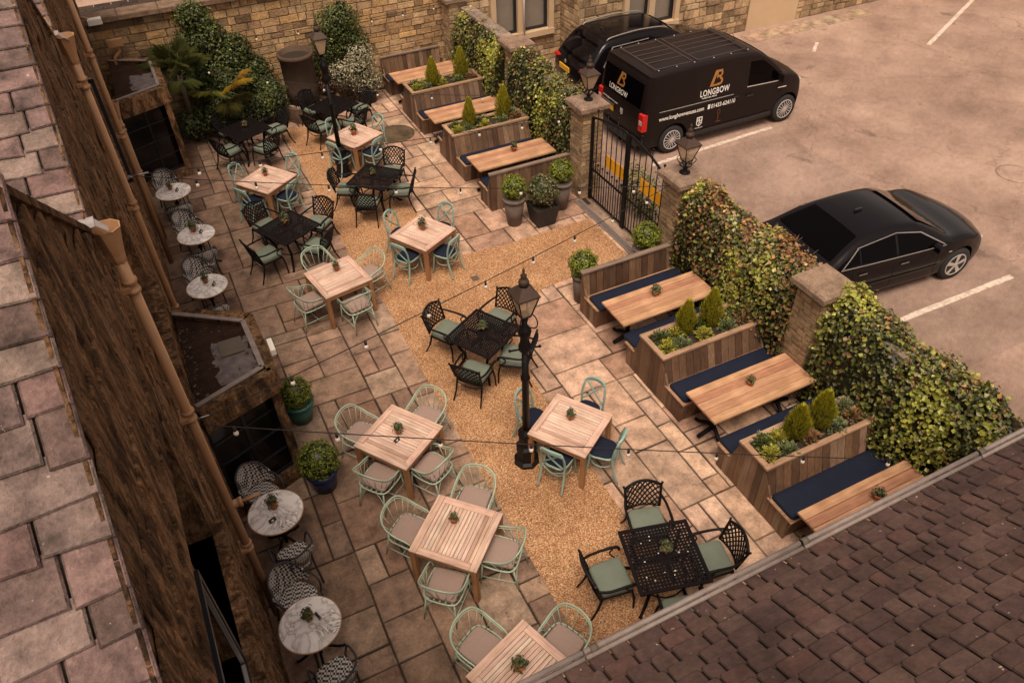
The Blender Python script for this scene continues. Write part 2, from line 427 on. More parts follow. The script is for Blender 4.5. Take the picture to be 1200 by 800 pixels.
# paving base and flags
tag(grid_sheet(-1.2, 8.05, -4, 21.2, -.012, 2, 2).build('paving_bed', 'soil'), kind='structure')
FLAG = [(.46, .30, .213), (.42, .27, .187), (.51, .35, .25), (.39, .245, .17), (.51, .34, .24), (.35, .21, .145), (.46, .30, .21)]
def flags(name, x0, nx, y0, ny, g, skip, cols, seed, shade=None):
    r = random.Random(seed); occ = {}; m = MB()
    sizes = [(3, 2), (2, 3), (2, 2), (3, 3), (2, 1), (1, 2), (4, 2), (2, 4), (3, 1), (1, 1), (4, 3), (2, 2), (3, 2), (2, 3)]
    for j in range(ny):
        for i in range(nx):
            if occ.get((i, j)) or skip(x0+(i+.5)*g, y0+(j+.5)*g): continue
            opts = sizes[:]; r.shuffle(opts)
            if r.random() > .12: opts = [o for o in opts if o != (1, 1)]+[(1, 1)]
            for a, b in opts+[(2, 1), (1, 2), (1, 1)]:
                if i+a > nx or j+b > ny: continue
                if any(occ.get((i+p, j+q)) or skip(x0+(i+p+.5)*g, y0+(j+q+.5)*g) for p in range(a) for q in range(b)): continue
                break
            for p in range(a):
                for q in range(b): occ[(i+p, j+q)] = 1
            xa, xb, ya, yb = x0+i*g, x0+(i+a)*g, y0+j*g, y0+(j+b)*g
            e = .008; z = r.uniform(-.004, .004)
            jt = lambda: r.uniform(-.008, .008)
            P0 = [(xa+e+jt(), ya+e+jt()), (xb-e+jt(), ya+e+jt()), (xb-e+jt(), yb-e+jt()), (xa+e+jt(), yb-e+jt())]
            cx, cy = (xa+xb)/2, (ya+yb)/2
            base = len(m.v)
            m.v += [(px, py, -.03) for px, py in P0]
            m.v += [(px, py, z+.003) for px, py in P0]
            m.v += [(px+(.012 if px < cx else -.012), py+(.012 if py < cy else -.012), z+.009+r.uniform(-.002, .002)) for px, py in P0]
            c = r.choice(cols); k = 1+r.uniform(-.2, .14); q_ = r.uniform(-.1, .16); g_ = sum(c)/3; c = tuple(x*(1-q_*.5)+g_*q_*.5 for x in c)
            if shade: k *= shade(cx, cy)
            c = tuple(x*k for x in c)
            for l in (0, 4):
                for q in range(4): m.face((base+l+q, base+l+(q+1) % 4, base+l+4+(q+1) % 4, base+l+4+q), tuple(x*.6 for x in c))
            m.face(tuple(base+8+q for q in range(4)), c)
    return tag(m.build(name, 'flagstone'), kind='structure')
flags('flagstone_paving', -1.0, 13, .2, 69, .30, lambda x, y: x > 2.85, [vary(c, .05, .012) for c in FLAG], 3, shade=lambda x, y: .56+.11*max(0, min(2.6, x+.3))-.03*max(0, min(3, 6-y)))  # shade beside the left building painted in: slab colours darken toward it
flags('flagstone_paving', 4.05, 13, .2, 69, .30, lambda x, y: (10.8 < y < 12.0 and x < 7.6) or (9.3 < y < 10.8 and x < 4.5), [vary(tuple(v*1.25 for v in c), .05, .012) for c in FLAG], 11)
flags('flagstone_paving', 2.55, 5, 19.55, 5, .30, lambda x, y: False, FLAG, 5, shade=lambda x, y: .7)
gm = MB()
GP = [(2.62, 2.0), (4.12, 2.0), (4.16, 4.5), (4.2, 6.5), (4.25, 8.1), (4.45, 9.3), (4.9, 10.15), (5.6, 10.52), (7.66, 10.66), (7.66, 12.24), (5.6, 12.22), (4.66, 12.3), (4.45, 12.9), (4.4, 14.2), (4.35, 17.0), (4.1, 19.6), (2.72, 19.75), (2.62, 16.0), (2.58, 13.5), (2.7, 11.4), (2.66, 9.0)]
# fan of quads is awkward for a concave outline: triangulate through bmesh
bm = bmesh.new(); vs = [bm.verts.new((x, y, .016)) for x, y in GP]; f = bm.faces.new(vs); bmesh.ops.triangulate(bm, faces=[f])
me = bpy.data.meshes.new('gravel_path'); bm.to_mesh(me); bm.free(); me.materials.append(MATS['bound_gravel'])
o = bpy.data.objects.new('gravel_path', me); COL.objects.link(o); tag(o, kind='structure')
r_ = random.Random(12); m = MB()
for i in range(900):
    k = r_.randrange(len(GP)); a, b = GP[k], GP[(k+1) % len(GP)]; u = r_.random(); d = abs(r_.gauss(0, .07)); nx_, ny2 = (b[1]-a[1]), -(b[0]-a[0]); l = math.hypot(nx_, ny2) or 1
    x, y = a[0]+(b[0]-a[0])*u+nx_/l*d, a[1]+(b[1]-a[1])*u+ny2/l*d
    if y < 2.2: continue
    q = r_.uniform(.005, .011); m.lathe([(q*.6, 0), (q, q*.6), (q*.4, q*1.1)], 5, (x, y, .012), vary(r_.choice(((.5, .25, .1), (.65, .4, .2), (.3, .14, .06))), .2))
tag(m.build('stray_gravel', 'flagstone'), 'loose orange gravel stones spilled along the path edges', 'gravel', kind='stuff')
m = MB()
for i in range(260):
    x = r_.choice([-1+.3*r_.randrange(0, 13), 4.05+.3*r_.randrange(0, 7)])+r_.gauss(0, .008); y = r_.uniform(2.5, 20); 
    if 2.6 < x < 4.3: continue
    for _ in range(5):
        p = Vector((x+r_.gauss(0, .012), y+r_.gauss(0, .05), .012)); q = r_.uniform(.008, .02); a = r_.uniform(0, 6.3)
        m.poly([p, p+Vector((math.cos(a)*q, math.sin(a)*q, .008)), p+Vector((math.cos(a+1)*q, math.sin(a+1)*q, .012))], vary(r_.choice(((.06, .075, .02), (.10, .11, .03), (.13, .08, .04))), .3))
tag(m.build('joint_moss', 'flagstone'), 'tiny tufts of moss growing in the paving joints', 'moss', kind='stuff')
# drain channel at the gate
t = thing('drain_channel', 'long grey metal drain grating across the gate threshold', 'drain', (7.82, 11.75, 0))
m = MB(); m.box((0, 0, .02), (.17, 2.5, .02), (.3,)*3); m.build('frame', 'lead_trim', t)
m = MB()
for i in range(48): m.box((0, -1.2+i*.051, .035), (.11, .026, .008))
m.build('grating', 'grey_pot', t)
m = MB(); m.box((8.0, 11.6, .004), (.42, 2.3, .012), (.36, .25, .18)); tag(m.build('gate_threshold', 'flagstone'), kind='structure')
m = MB(); m.lathe([(.5, 0), (.5, .018), (.44, .022)], 28, (5.28, 18.1, 0), (.12, .085, .05)); tag(m.build('manhole_cover', 'flagstone'), 'round dark manhole cover between rear wooden table and planters', 'manhole')
m = MB(); m.lathe([(.42, 0), (.42, .01), (.33, .012)], 24, (17.35, 9.2, .002), (.2, .14, .1)); tag(m.build('manhole_cover', 'asphalt'), 'round manhole cover worn into the car park surface at right', 'manhole')
m = MB(); m.box((4.57, 11.44, .02), (.14, .14, .012), (.06, .035, .02)); tag(m.build('drain_cover', 'gravel_cover'), 'small square rusty cover set in the orange gravel', 'drain cover')

# ------------------------------------------------------------------ masonry
def wall_blocks(m, org, ud, nd, L, H, course, blen, cols, openings=(), top=None, seed=1, proud=(.004, .022), ch=.012, gap=.006, zj=.25, shade=None):
    """blocks on a vertical face: org corner, ud along, nd outward normal"""
    r = random.Random(seed); org = Vector(org); ud = Vector(ud); nd = Vector(nd); up = Vector((0, 0, 1)); z = 0
    while z < H-.02:
        h = course*(1+r.uniform(-zj, zj)); h = min(h, H-z)
        if H-z-h < course*.4: h = H-z
        u = -r.uniform(0, blen)
        while u < L:
            l = blen*r.uniform(.55, 1.6); a, b = max(0, u), min(L, u+l); u += l
            if b-a < .04: continue
            segs = [(a, b)]
            for (u0, u1, z0, z1) in openings:
                if z+h > z0+.01 and z < z1-.01:
                    ns = []
                    for s0, s1 in segs:
                        if s1 <= u0 or s0 >= u1: ns.append((s0, s1)); continue
                        if s0 < u0: ns.append((s0, u0))
                        if s1 > u1: ns.append((u1, s1))
                    segs = ns
            for s0, s1 in segs:
                if s1-s0 < .03: continue
                za0 = z+h; za1 = z+h
                if top:
                    za0 = min(za0, top(s0)); za1 = min(za1, top(s1))
                    if za0 < z+.02 or za1 < z+.02: continue
                d = r.uniform(*proud); c = r.choice(cols); k = 1+r.uniform(-.2, .18); c = tuple(x*k for x in c)
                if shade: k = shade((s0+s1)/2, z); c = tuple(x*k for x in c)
                base = len(m.v)
                for inset, out in ((gap, 0), (gap, d*.5), (gap+ch, d)):
                    for (uu, zz) in ((s0+inset, z+inset), (s1-inset, z+inset), (s1-inset, za1-inset), (s0+inset, za0-inset)):
                        m.v.append(tuple(org+ud*uu+up*zz+nd*(out+(r.uniform(-.004, .004) if out else 0))))
                for lv in (0, 4):
                    for q in range(4): m.face((base+lv+q, base+lv+(q+1) % 4, base+lv+4+(q+1) % 4, base+lv+4+q), tuple(x*.75 for x in c))
                m.face(tuple(base+8+q for q in range(4)), c)
        z += h
def backing(m, org, ud, nd, L, H, T, openings=(), top=None, col=(.16, .11, .075)):
    """mortar body behind the blocks, with real openings"""
    org = Vector(org); ud = Vector(ud); nd = Vector(nd); up = Vector((0, 0, 1))
    us = sorted(set([0, L]+[x for o in openings for x in o[:2]])); zs = sorted(set([0, H]+[x for o in openings for x in o[2:]]))
    for i in range(len(us)-1):
        for j in range(len(zs)-1):
            a, b, c, d = us[i], us[i+1], zs[j], zs[j+1]
            if any(a >= o[0]-1e-6 and b <= o[1]+1e-6 and c >= o[2]-1e-6 and d <= o[3]+1e-6 for o in openings): continue
            P = [org+ud*x+up*z-nd*t for t in (0, T) for x, z in ((a, c), (b, c), (b, d), (a, d))]
            k = len(m.v); m.v += [tuple(p) for p in P]
            for f in ((0, 1, 2, 3), (7, 6, 5, 4), (0, 4, 5, 1), (1, 5, 6, 2), (2, 6, 7, 3), (3, 7, 4, 0)): m.face(tuple(k+q for q in f), col)
GOLD = [(.56, .37, .19), (.50, .32, .16), (.60, .42, .23), (.44, .28, .15), (.53, .35, .20), (.28, .18, .10), (.62, .39, .18)]
PALEG = [(.55, .39, .22), (.44, .31, .18), (.54, .40, .25), (.38, .27, .16), (.48, .33, .19), (.33, .225, .13)]
# courtyard back wall
t = thing('back_wall', 'long golden stone block wall closing the far end of the courtyard', 'wall', (0, 21.0, 0))
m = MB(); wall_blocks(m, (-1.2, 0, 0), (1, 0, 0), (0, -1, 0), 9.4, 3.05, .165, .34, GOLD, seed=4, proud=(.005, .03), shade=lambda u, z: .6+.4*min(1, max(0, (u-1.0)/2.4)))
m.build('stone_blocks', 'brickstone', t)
m = MB(); backing(m, (-1.2, 0, 0), (1, 0, 0), (0, -1, 0), 9.4, 3.05, .35, col=(.2, .13, .08)); m.build('mortar', 'brickstone', t)
m = MB()
for i in range(10): m.box((-1.2+.94*i+.47, .12, 3.11), (.93, .56, .12), vary((.22, .15, .10), .2), ch=.02)
m.build('coping', 'coping', t)
# low dark lean-to roof behind the wall
m = MB()
for i in range(26):
    for j in range(6): m.box((-2+i*.42+(j % 2)*.2, 21.5+j*.35, 2.92-j*.04), (.40, .36, .04), vary((.06, .04, .03), .3))
tag(m.build('outbuilding_roof', 'roof_slate'), 'dark slate roof just behind the courtyard back wall coping', 'roof')
# building behind: recessed part and forward part
def window_unit(root, x0, x1, z0, z1, y, mull, mat_in='curtain'):
    """stone surround, black frames, glass, curtain; facade faces -y"""
    s = MB(); c = (.50, .34, .19); S = .16
    s.box(((x0+x1)/2, y-.03, z0-S/2-.003), (x1-x0+2*S, .26, S), c); s.box(((x0+x1)/2, y-.01, z1+S/2), (x1-x0+2*S, .22, S), c)
    for x in (x0-S/2, x1+S/2): s.box((x, y-.01, (z0+z1)/2), (S, .22, z1-z0), c)
    for x in mull: s.box((x, y+.02, (z0+z1)/2), (.2, .2, z1-z0), c)
    wn = s.build('window', 'render_panel', root)
    edges = [x0]+[v for x in mull for v in (x-.1, x+.1)]+[x1]
    for i in range(0, len(edges), 2):
        a, b = edges[i], edges[i+1]
        f = MB(); fw = .07
        f.box(((a+b)/2, y+.06, z0+fw/2), (b-a, .07, fw)); f.box(((a+b)/2, y+.06, z1-fw/2), (b-a, .07, fw))
        f.box((a+fw/2, y+.06, (z0+z1)/2), (fw, .07, z1-z0-2*fw-.004)); f.box((b-fw/2, y+.06, (z0+z1)/2), (fw, .07, z1-z0-2*fw-.004))
        f.build('frame', 'window_black', wn)
        q = MB(); q.poly([(a+fw, y+.07, z0+fw), (b-fw, y+.07, z0+fw), (b-fw, y+.07, z1-fw), (a+fw, y+.07, z1-fw)]); q.build('pane', 'window_glass', wn)
        q = MB(); q.poly([(a, y+.2, z0), (b, y+.2, z0), (b, y+.2, z1), (a, y+.2, z1)]); q.build('blind', mat_in, wn)
t = thing('stone_building', 'tall golden rubble stone building with black framed windows behind the cars', 'building')
WH = 4.6
op1 = [(9.35-8.2, 11.05-8.2, .98, 2.9)]
m = MB(); wall_blocks(m, (8.2, 20.5, 0), (1, 0, 0), (0, -1, 0), 3.3, WH, .17, .3, PALEG, [(op1[0][0]-.16, op1[0][1]+.16, op1[0][2]-.17, op1[0][3]+.16)], seed=8, proud=(.01, .035), ch=.02)
wall_blocks(m, (11.5, 20.5, 0), (0, -1, 0), (-1, 0, 0), 1.1, WH, .17, .3, PALEG, seed=9, proud=(.01, .035), ch=.02)
op2 = [(13.1-11.5, 14.75-11.5, .9, 2.9), (17.7-11.5, 19.75-11.5, 0, 2.6)]
wall_blocks(m, (11.5, 19.4, 0), (1, 0, 0), (0, -1, 0), 22, WH, .2, .34, PALEG+[(.30, .21, .12)], [(op2[0][0]-.16, op2[0][1]+.16, op2[0][2]-.17, op2[0][3]+.16), op2[1]], seed=10, proud=(.01, .045), ch=.022, zj=.35)
m.build('rubble_wall', 'brickstone', t)
m = MB(); backing(m, (8.2, 20.5, 0), (1, 0, 0), (0, -1, 0), 3.3, WH, .3, op1, col=(.45, .32, .2)); backing(m, (11.5, 19.4, 0), (1, 0, 0), (0, -1, 0), 22, WH, .3, [op2[0]], col=(.45, .32, .2)); backing(m, (11.5, 20.8, 0), (0, -1, 0), (-1, 0, 0), 1.38, WH, .3, col=(.45, .32, .2))
m.build('mortar', 'brickstone', t)
window_unit(t, 9.35, 11.05, .98, 2.9, 20.5, [10.15])
window_unit(t, 13.1, 14.75, .9, 2.9, 19.4, [13.93])
m = MB(); m.box((18.72, 19.375, 1.3), (2.04, .03, 2.6)); m.build('rendered_panel', 'render_panel', t)
m = MB(); m.tube([(10.2, 20.33, 2.9), (10.2, 20.33, .95)], .03, 8); m.build('white_pipe', 'white_paint', t)
m = MB()
for i in range(8): m.box((17.6+i*.62, 18.75, .01), (.6, .62, .03), vary((.42, .30, .21), .12), ch=.01)
tag(m.build('stone_path', 'flagstone'), kind='structure')

# ------------------------------------------------------------------ left building with gables
XF = -.80
VAL = [1.6, 5.95, 10.5, 15.0, 19.5]; APEX = [(a+b)/2 for a, b in zip(VAL, VAL[1:])]; HALF = [(b-a)/2 for a, b in zip(VAL, VAL[1:])]
ZV, ZA = 6.08, 7.58
def gz(y):
    best = 0
    for a, h in zip(APEX, HALF):
        d = abs(y-a)
        best = max(best, ZA-d*(ZA-ZV)/h)
    return max(ZV, best)
t = thing('gabled_building', 'tall dark mossy stone building with a row of gables on the left', 'building')
WIN = [(2.4, 4.95, 3.45, 5.05), (7.4, 9.3, 3.4, 5.05), (11.9, 13.6, 3.4, 5.05), (16.2, 17.7, 3.4, 5.05)]
Y0 = -2.0
ops = [(a-Y0, b-Y0, c, d) for a, b, c, d in WIN]+[(7.95-Y0, 10.0-Y0, 0, 2.1), (18.8-Y0, 20.6-Y0, 0, 2.1)]
DARK = [(.20, .125, .07), (.16, .10, .058), (.24, .15, .085), (.13, .085, .05), (.22, .13, .065), (.28, .19, .12)]
m = MB(); wall_blocks(m, (XF, Y0, 0), (0, 1, 0), (1, 0, 0), 23.2, ZA, .15, .34, DARK, ops, top=lambda u: gz(u+Y0)-.03, seed=21, proud=(.002, .028), ch=.012, gap=.002, zj=.35)
m.build('stone_wall', 'mossy_stone', t)
m = MB(); backing(m, (XF, Y0, 0), (0, 1, 0), (1, 0, 0), 23.2, ZV, .5, ops, col=(.1, .065, .04))
for a, h in zip(APEX, HALF):
    P = [(a-h, ZV), (a+h, ZV), (a, ZA)]
    k = len(m.v); m.v += [(XF-.01, y, z) for y, z in P]+[(XF-.5, y, z) for y, z in P]
    m.face((k, k+1, k+2), (.1, .065, .04)); m.face((k+5, k+4, k+3), (.1, .065, .04))
m.build('wall_core', 'mossy_stone', t)
for wi, (a, b, c, d) in enumerate(WIN):
    s = MB(); cc = (.17, .105, .06)
    s.box((XF-.06, (a+b)/2, c-.07), (.34, b-a+.1, .14), cc); s.box((XF-.1, (a+b)/2, d+.1), (.26, b-a+.3, .2), cc)
    for y in (a+.05, b-.05): s.box((XF-.12, y, (c+d)/2), (.26, .1, d-c), cc)
    s.box((XF-.14, (a+b)/2, (c+d)/2), (.2, .12, d-c), cc)
    wn = s.build('window', 'mossy_stone', t)
    f = MB(); f.box((XF-.27, (a+b)/2, c+.04), (.05, b-a-.2, .08)); f.box((XF-.27, (a+b)/2, d-.04), (.05, b-a-.2, .08))
    for y in (a+.14, (a+b)/2-.1, (a+b)/2+.1, b-.14): f.box((XF-.27, y, (c+d)/2), (.05, .07, d-c-.17))
    f.build('frame', 'window_black', wn)
    q = MB(); q.poly([(XF-.28, a, c), (XF-.28, b, c), (XF-.28, b, d), (XF-.28, a, d)]); q.build('pane', 'dark_glass', wn)
    if wi == 0:
        f = MB()
        for y in (2.6, 3.52): f.box((XF-.01, y, 4.12), (.05, .05, 1.28))
        for z in (3.5, 4.74): f.box((XF-.01, 3.06, z), (.05, .87, .05))
        cs = f.build('open_casement', 'window_black', wn)
        f = MB(); f.box((XF-.01, 3.485, 4.12), (.03, .014, 1.18)); f.box((XF-.01, 3.06, 3.535), (.03, .8, .014)); f.build('metal_edge', 'wire_steel', wn)
    if wi == 2:
        y = a+.10; W_ = .26
        f = MB()
        f.box((XF-.12+W_/2, y, c+.03), (W_, .045, .05)); f.box((XF-.12+W_/2, y, d-.05), (W_, .045, .05))
        f.box((XF-.12+W_, y, (c+d)/2-.01), (.05, .045, d-c-.03)); f.box((XF-.12, y, (c+d)/2-.01), (.05, .045, d-c-.03))
        cs = f.build('open_casement', 'window_black', wn)
        f = MB(); f.box((XF-.12+W_/2, y, d-.018), (W_, .03, .01)); f.build('metal_edge', 'wire_steel', wn); f = MB(); f.box((XF-.12+W_/2, y, c+.062), (W_, .03, .01)); f.build('metal_edge', 'wire_steel', wn)
# verge copings
m = MB()
for a, h in zip(APEX, HALF):
    for s_ in (-1, 1):
        y0, z0, y1, z1 = a, ZA, a+s_*h, ZV
        n = 6
        for i in range(n):
            ya, za = y0+(y1-y0)*i/n, z0+(z1-z0)*i/n; yb, zb = y0+(y1-y0)*(i+1)/n, z0+(z1-z0)*(i+1)/n
            m.beam((XF+.0, ya, za+.0), (XF+.0, yb-(yb-ya)*.02, zb+.0), .018 if s_ < 0 else .05, .05, vary((.13, .08, .05), .15))
m.build('verge_coping', 'mossy_stone', t)
# stone slab roofs, two slopes per gable, ridge along x
ROOFC = [(.25, .165, .15), (.27, .18, .165), (.19, .132, .118), (.27, .198, .175), (.205, .142, .130), (.26, .188, .158), (.225, .142, .130), (.30, .225, .19), (.17, .115, .10)]
def slab_roof(name, parent, p0, ud, sd_, L, S, cw, chh, cols, mat, seed, thick=.035, gap=.012, round_=0, lift=.012, jag=.012, cut=None):
    """p0 eave corner, ud along the eave, sd_ up the slope; slabs overlap like real courses"""
    r = random.Random(seed); p0 = Vector(p0); ud = Vector(ud).normalized(); sd_ = Vector(sd_).normalized(); n = ud.cross(sd_).normalized()
    if n.z < 0: n = -n
    m = MB(); j = 0; s = 0
    while s < S:
        h = chh*(1+r.uniform(-.1, .1)); u = -r.uniform(0, cw)
        while u < L:
            l = cw*r.uniform(.65, 1.45); a, b = u+gap, u+l-gap; u += l
            if b < 0: continue
            a = max(a, 0); b = min(b, L)
            if L-b < .16: b = L
            if b-a < .05 or a > L-.12: continue
            c = r.choice(cols); k = 1+r.uniform(-.09, .09); c = tuple(x*k for x in c)
            lo = s-r.uniform(0, jag); hi = s+h*1.15; dn = r.uniform(0, .006)
            base = len(m.v); e = gap*1.2
            pts = [(a+e*round_, lo+.0), (b-e*round_, lo), (b, lo+e*(.3+round_)), (b, hi), (a, hi), (a, lo+e*(.3+round_))]
            if not round_: pts = [(a, lo+r.uniform(-1, 1)*jag*.5), (b, lo+r.uniform(-1, 1)*jag*.5), (b, hi), (a, hi)]
            k_ = len(pts)
            for lv in (0, 1, 2):
                for (uu, ss) in pts:
                    t_ = (ss-s)/h
                    if lv == 2:
                        uu += .010 if uu < (a+b)/2 else -.010
                        if ss < s+h*.5: ss += .010
                    q = p0+ud*uu+sd_*ss+n*((0, thick+lift-.008, thick+lift)[lv]-t_*(lift+thick*.8)+dn+(0 if lv == 0 else r.uniform(-.002, .002)))
                    m.v.append(tuple(q))
            for lv in (0, k_):
                for q in range(k_): m.face((base+lv+q, base+lv+(q+1) % k_, base+lv+k_+(q+1) % k_, base+lv+k_+q), tuple(x*.65 for x in c))
            m.face(tuple(base+2*k_+q for q in range(k_)), c)
        s += h; j += 1
    return m.build(name, mat, parent)
for i, (a, h) in enumerate(list(zip(APEX, HALF))[:3]):
    SL = math.hypot(h, ZA-ZV)
    slab_roof('roof', t, (-4.6, a-h, ZV), (1, 0, 0), (0, h, ZA-ZV), 3.825, SL+.02, .31, .19, ROOFC, 'roof_stone', 30+i, thick=.018, gap=.006, jag=.03, lift=.004)
    slab_roof('roof', t, (-4.6, a+h, ZV), (1, 0, 0), (0, -h, ZA-ZV), 3.80, SL+.02, .31, .19, ROOFC, 'roof_stone', 40+i, thick=.018, gap=.006, jag=.03, lift=.004)
    m = MB(); P = [(a-h, ZV-.02), (a+h, ZV-.02), (a, ZA-.02)]; m.poly([(-.79, P[0][0], P[0][1]), (-.79, P[2][0], P[2][1]), (-4.6, P[2][0], P[2][1]), (-4.6, P[0][0], P[0][1])]); m.poly([(-.79, P[2][0], P[2][1]), (-.79, P[1][0], P[1][1]), (-4.6, P[1][0], P[1][1]), (-4.6, P[2][0], P[2][1])]); m.build('roof_deck', 'soil', t)
for v in VAL[1:4]:
    m = MB(); k = 12; r_ = random.Random(int(v))
    for q in range(k):
        x0, x1 = -2.2+q*.122, -2.2+(q+1)*.122; w_ = .05+.03*r_.random()
        m.poly([(x0, v-w_, ZV+.05), (x1, v-w_*r_.uniform(.6, 1.2), ZV+.07), (x1, v+w_, ZV+.075), (x0, v+w_*r_.uniform(.6, 1.2), ZV+.07)])
    m.poly([(-.74, v-.06, ZV+.07), (-.66, v-.04, ZV-.02), (-.66, v+.04, ZV-.02), (-.74, v+.06, ZV+.07)])
    m.build('valley_gutter', 'white_lead', t)
ang = .015; P = Vector((-.8, 6, 0)); t.rotation_euler = (0, 0, ang); t.location = P-Matrix.Rotation(ang, 3, 'Z') @ P
# rain pipes
def rain_pipe(x, y, ztop, zbot, label, hopper=True, clips=(), stub=None):
    q = thing('rain_pipe', label, 'pipe', (x, y, 0))
    m = MB(); m.tube([(0, 0, zbot), (0, 0, ztop-.25)], .049, 12); m.build('pipe', 'pipe_paint', q)
    if hopper:
        m = MB(); rot = PI/8
        m.lathe([(.055, ztop-.30), (.062, ztop-.27), (.066, ztop-.22), (.112, ztop+.0), (.120, ztop+.03), (.108, ztop+.03), (.10, ztop+.0), (.045, ztop-.18)], 8, col=(1,)*3, rot=rot, sm=False)
        m.build('hopper', 'pipe_paint', q)
    for z in clips:
        m = MB(); m.lathe([(.048, z-.07), (.066, z-.065), (.066, z-.035), (.053, z-.03), (.053, z+.03), (.066, z+.035), (.066, z+.065), (.048, z+.07)], 12)
        m.box((-.05, 0, z), (.08, .18, .045)); m.build('clip', 'pipe_paint', q)
    if stub:
        m = MB(); m.tube([(-.08, .02, stub), (.1, .02, stub+.0)], .05, 10); m.tube([(.1, .02, stub), (.14, .02, stub)], .06, 10); m.tube([(.13, .02, stub), (.34, .03, stub)], .022, 8); m.build('overflow', 'pipe_paint', q)
    return q
rain_pipe(-.69, 6.05, 6.0, .05, 'nearest tan rain pipe with a flared hopper head', clips=(5.45, 3.85, 1.6), stub=2.35)
rain_pipe(-.765, 10.6, 6.05, .05, 'tan rain pipe with flared hopper beside the upper window, middle one', clips=(5.5, 3.75, 1.9))
rain_pipe(-.80, 14.9, 6.1, .05, 'tan rain pipe running behind the farthest open casement window', clips=(4.4, 2.9))
rain_pipe(-.80, 15.9, 3.1, .05, 'short tan waste pipe with small head above the far bay', clips=(2.6, 1.6))
# bays
def bay(name, label, corners, zr, glaze, far_solid=False):
    q = thing(name, label, 'bay window', (0, 0, 0))
    n = len(corners)
    def off(d):     # offset outline outward roughly
        c = Vector((sum(p[0] for p in corners)/n, sum(p[1] for p in corners)/n)); out = []
        for x, y in corners:
            v = Vector((x, y))-c; out.append((x+(d if v.x > 0 else 0), y+(d if v.y > 0 else -d)))
        return out
    m = MB(); o_ = off(.0); i_ = off(-.1)
    m.rings([[(x, y, zr-.16) for x, y in i_], [(x, y, zr-.09) for x, y in i_]], sm=False); m.build('flat_roof', 'flat_lead', q)
    cx = sum(x for x, y in corners)/n; cy = sum(y for x, y in corners)/n; r_ = random.Random(3); k_ = 44; m = MB(); P_ = []
    for i in range(k_):
        a = 2*PI*i/k_; dx, dy = math.cos(a), math.sin(a); d = min(.27/max(abs(dx), 1e-3), .46/max(abs(dy), 1e-3))*(1+.12*math.sin(a*7)+r_.uniform(-.14, .1)); P_.append((cx+.12+dx*d, cy-.22+dy*d, zr-.084))
    m.poly(P_); m.build('lead_sheet', 'lead_patch', q)
    m = MB()
    for k in range(n):
        a, b = Vector((*o_[k], 0)), Vector((*o_[(k+1) % n], 0)); 
        if a.x < -.7 and b.x < -.7: continue
        d = (b-a).normalized(); nn = Vector((d.y, -d.x, 0))
        m.beam(a+Vector((0, 0, zr-.16)), b+Vector((0, 0, zr-.16)), .13, .32, (.15, .10, .06))
        m.beam(a+Vector((0, 0, zr-.33))+nn*.02, b+Vector((0, 0, zr-.33))+nn*.02, .2, .08, (.12, .08, .05))
    m.build('cornice', 'mossy_stone', q)
    m = MB()
    for k in range(n):
        a, b = Vector((*i_[k], 0)), Vector((*i_[(k+1) % n], 0))
        if a.x < -.7 and b.x < -.7: continue
        m.beam(a+Vector((0, 0, zr+.012)), b+Vector((0, 0, zr+.012)), .07, .02)
    m.build('lead_edge', 'lead_trim', q)
    m = MB()
    for (x, y) in corners:
        if x > -.5: m.box((x-.05, y, (zr-.35)/2), (.13, .13, zr-.35), (.13, .08, .05))
    for k in range(n):
        a, b = Vector((*o_[k], 0)), Vector((*o_[(k+1) % n], 0))
        if a.x < -.7 and b.x < -.7: continue
        m.beam(a+Vector((-.04, 0, .1)), b+Vector((-.04, 0, .1)), .12, .2, (.12, .08, .05))
    m.build('post', 'mossy_stone', q)
    for k in range(n):
        a, b = Vector((*i_[k], 0)), Vector((*i_[(k+1) % n], 0))
        if a.x < -.7 and b.x < -.7: continue
        m = MB(); z0, z1 = .2, zr-.36
        for z in (z0+.03, z1-.03, (z0+z1)/2, z0+(z1-z0)*.25, z0+(z1-z0)*.75): m.beam(a+Vector((0, 0, z)), b+Vector((0, 0, z)), .045, .05 if z in (z0+.03, z1-.03) else .025)
        nb = max(2, int((b-a).length/.5))
        for i in range(nb+1): p = a.lerp(b, i/nb); m.beam(p+Vector((0, 0, z0)), p+Vector((0, 0, z1)), .045, .045)
        fr = m.build('glazed_side', 'window_black', q)
        m = MB(); m.poly([a+Vector((0, 0, z0)), b+Vector((0, 0, z0)), b+Vector((0, 0, z1)), a+Vector((0, 0, z1))]); m.build('pane', 'dark_glass', fr)
    return q
b1 = bay('bay_window', 'dark glazed bay with flat lead roof nearest the camera', [(-.79, 10.15), (.2, 9.5), (.24, 8.2), (-.79, 7.85)], 2.21, 0)
m = MB(); r_ = random.Random(77)
for i in range(260):
    y = r_.uniform(8.1, 9.7); x = r_.choice((-.79+abs(r_.gauss(0, .10)), .10-abs(r_.gauss(0, .08)), r_.uniform(-.7, .08)))
    leaf_ = [(x+r_.uniform(-.03, .03), y+r_.uniform(-.03, .03), 2.135+r_.uniform(0, .015)) for _ in range(3)]; m.poly(leaf_, vary(r_.choice(((.10, .06, .035), (.05, .03, .02), (.22, .17, .13), (.07, .075, .03))), .3))
tag(m.build('leaf_litter', 'flagstone'), 'dead leaf litter and moss scattered over the near bay roof', 'leaf litter', kind='stuff')
m = MB(); m.box((-.16, 9.0, 2.14), (.32, .34, .03)); m.build('roof_hatch', 'gravel_cover', b1)
m = MB(); m.box((.35, 8.75, 2.13), (.07, .28, .09)); m.build('wall_light', 'white_paint', b1)
b2 = bay('bay_window', 'dark glazed bay with flat lead roof in the far left corner', [(-.79, 20.9), (.2, 20.4), (.2, 18.6), (-.85, 18.2)], 2.2, 0)
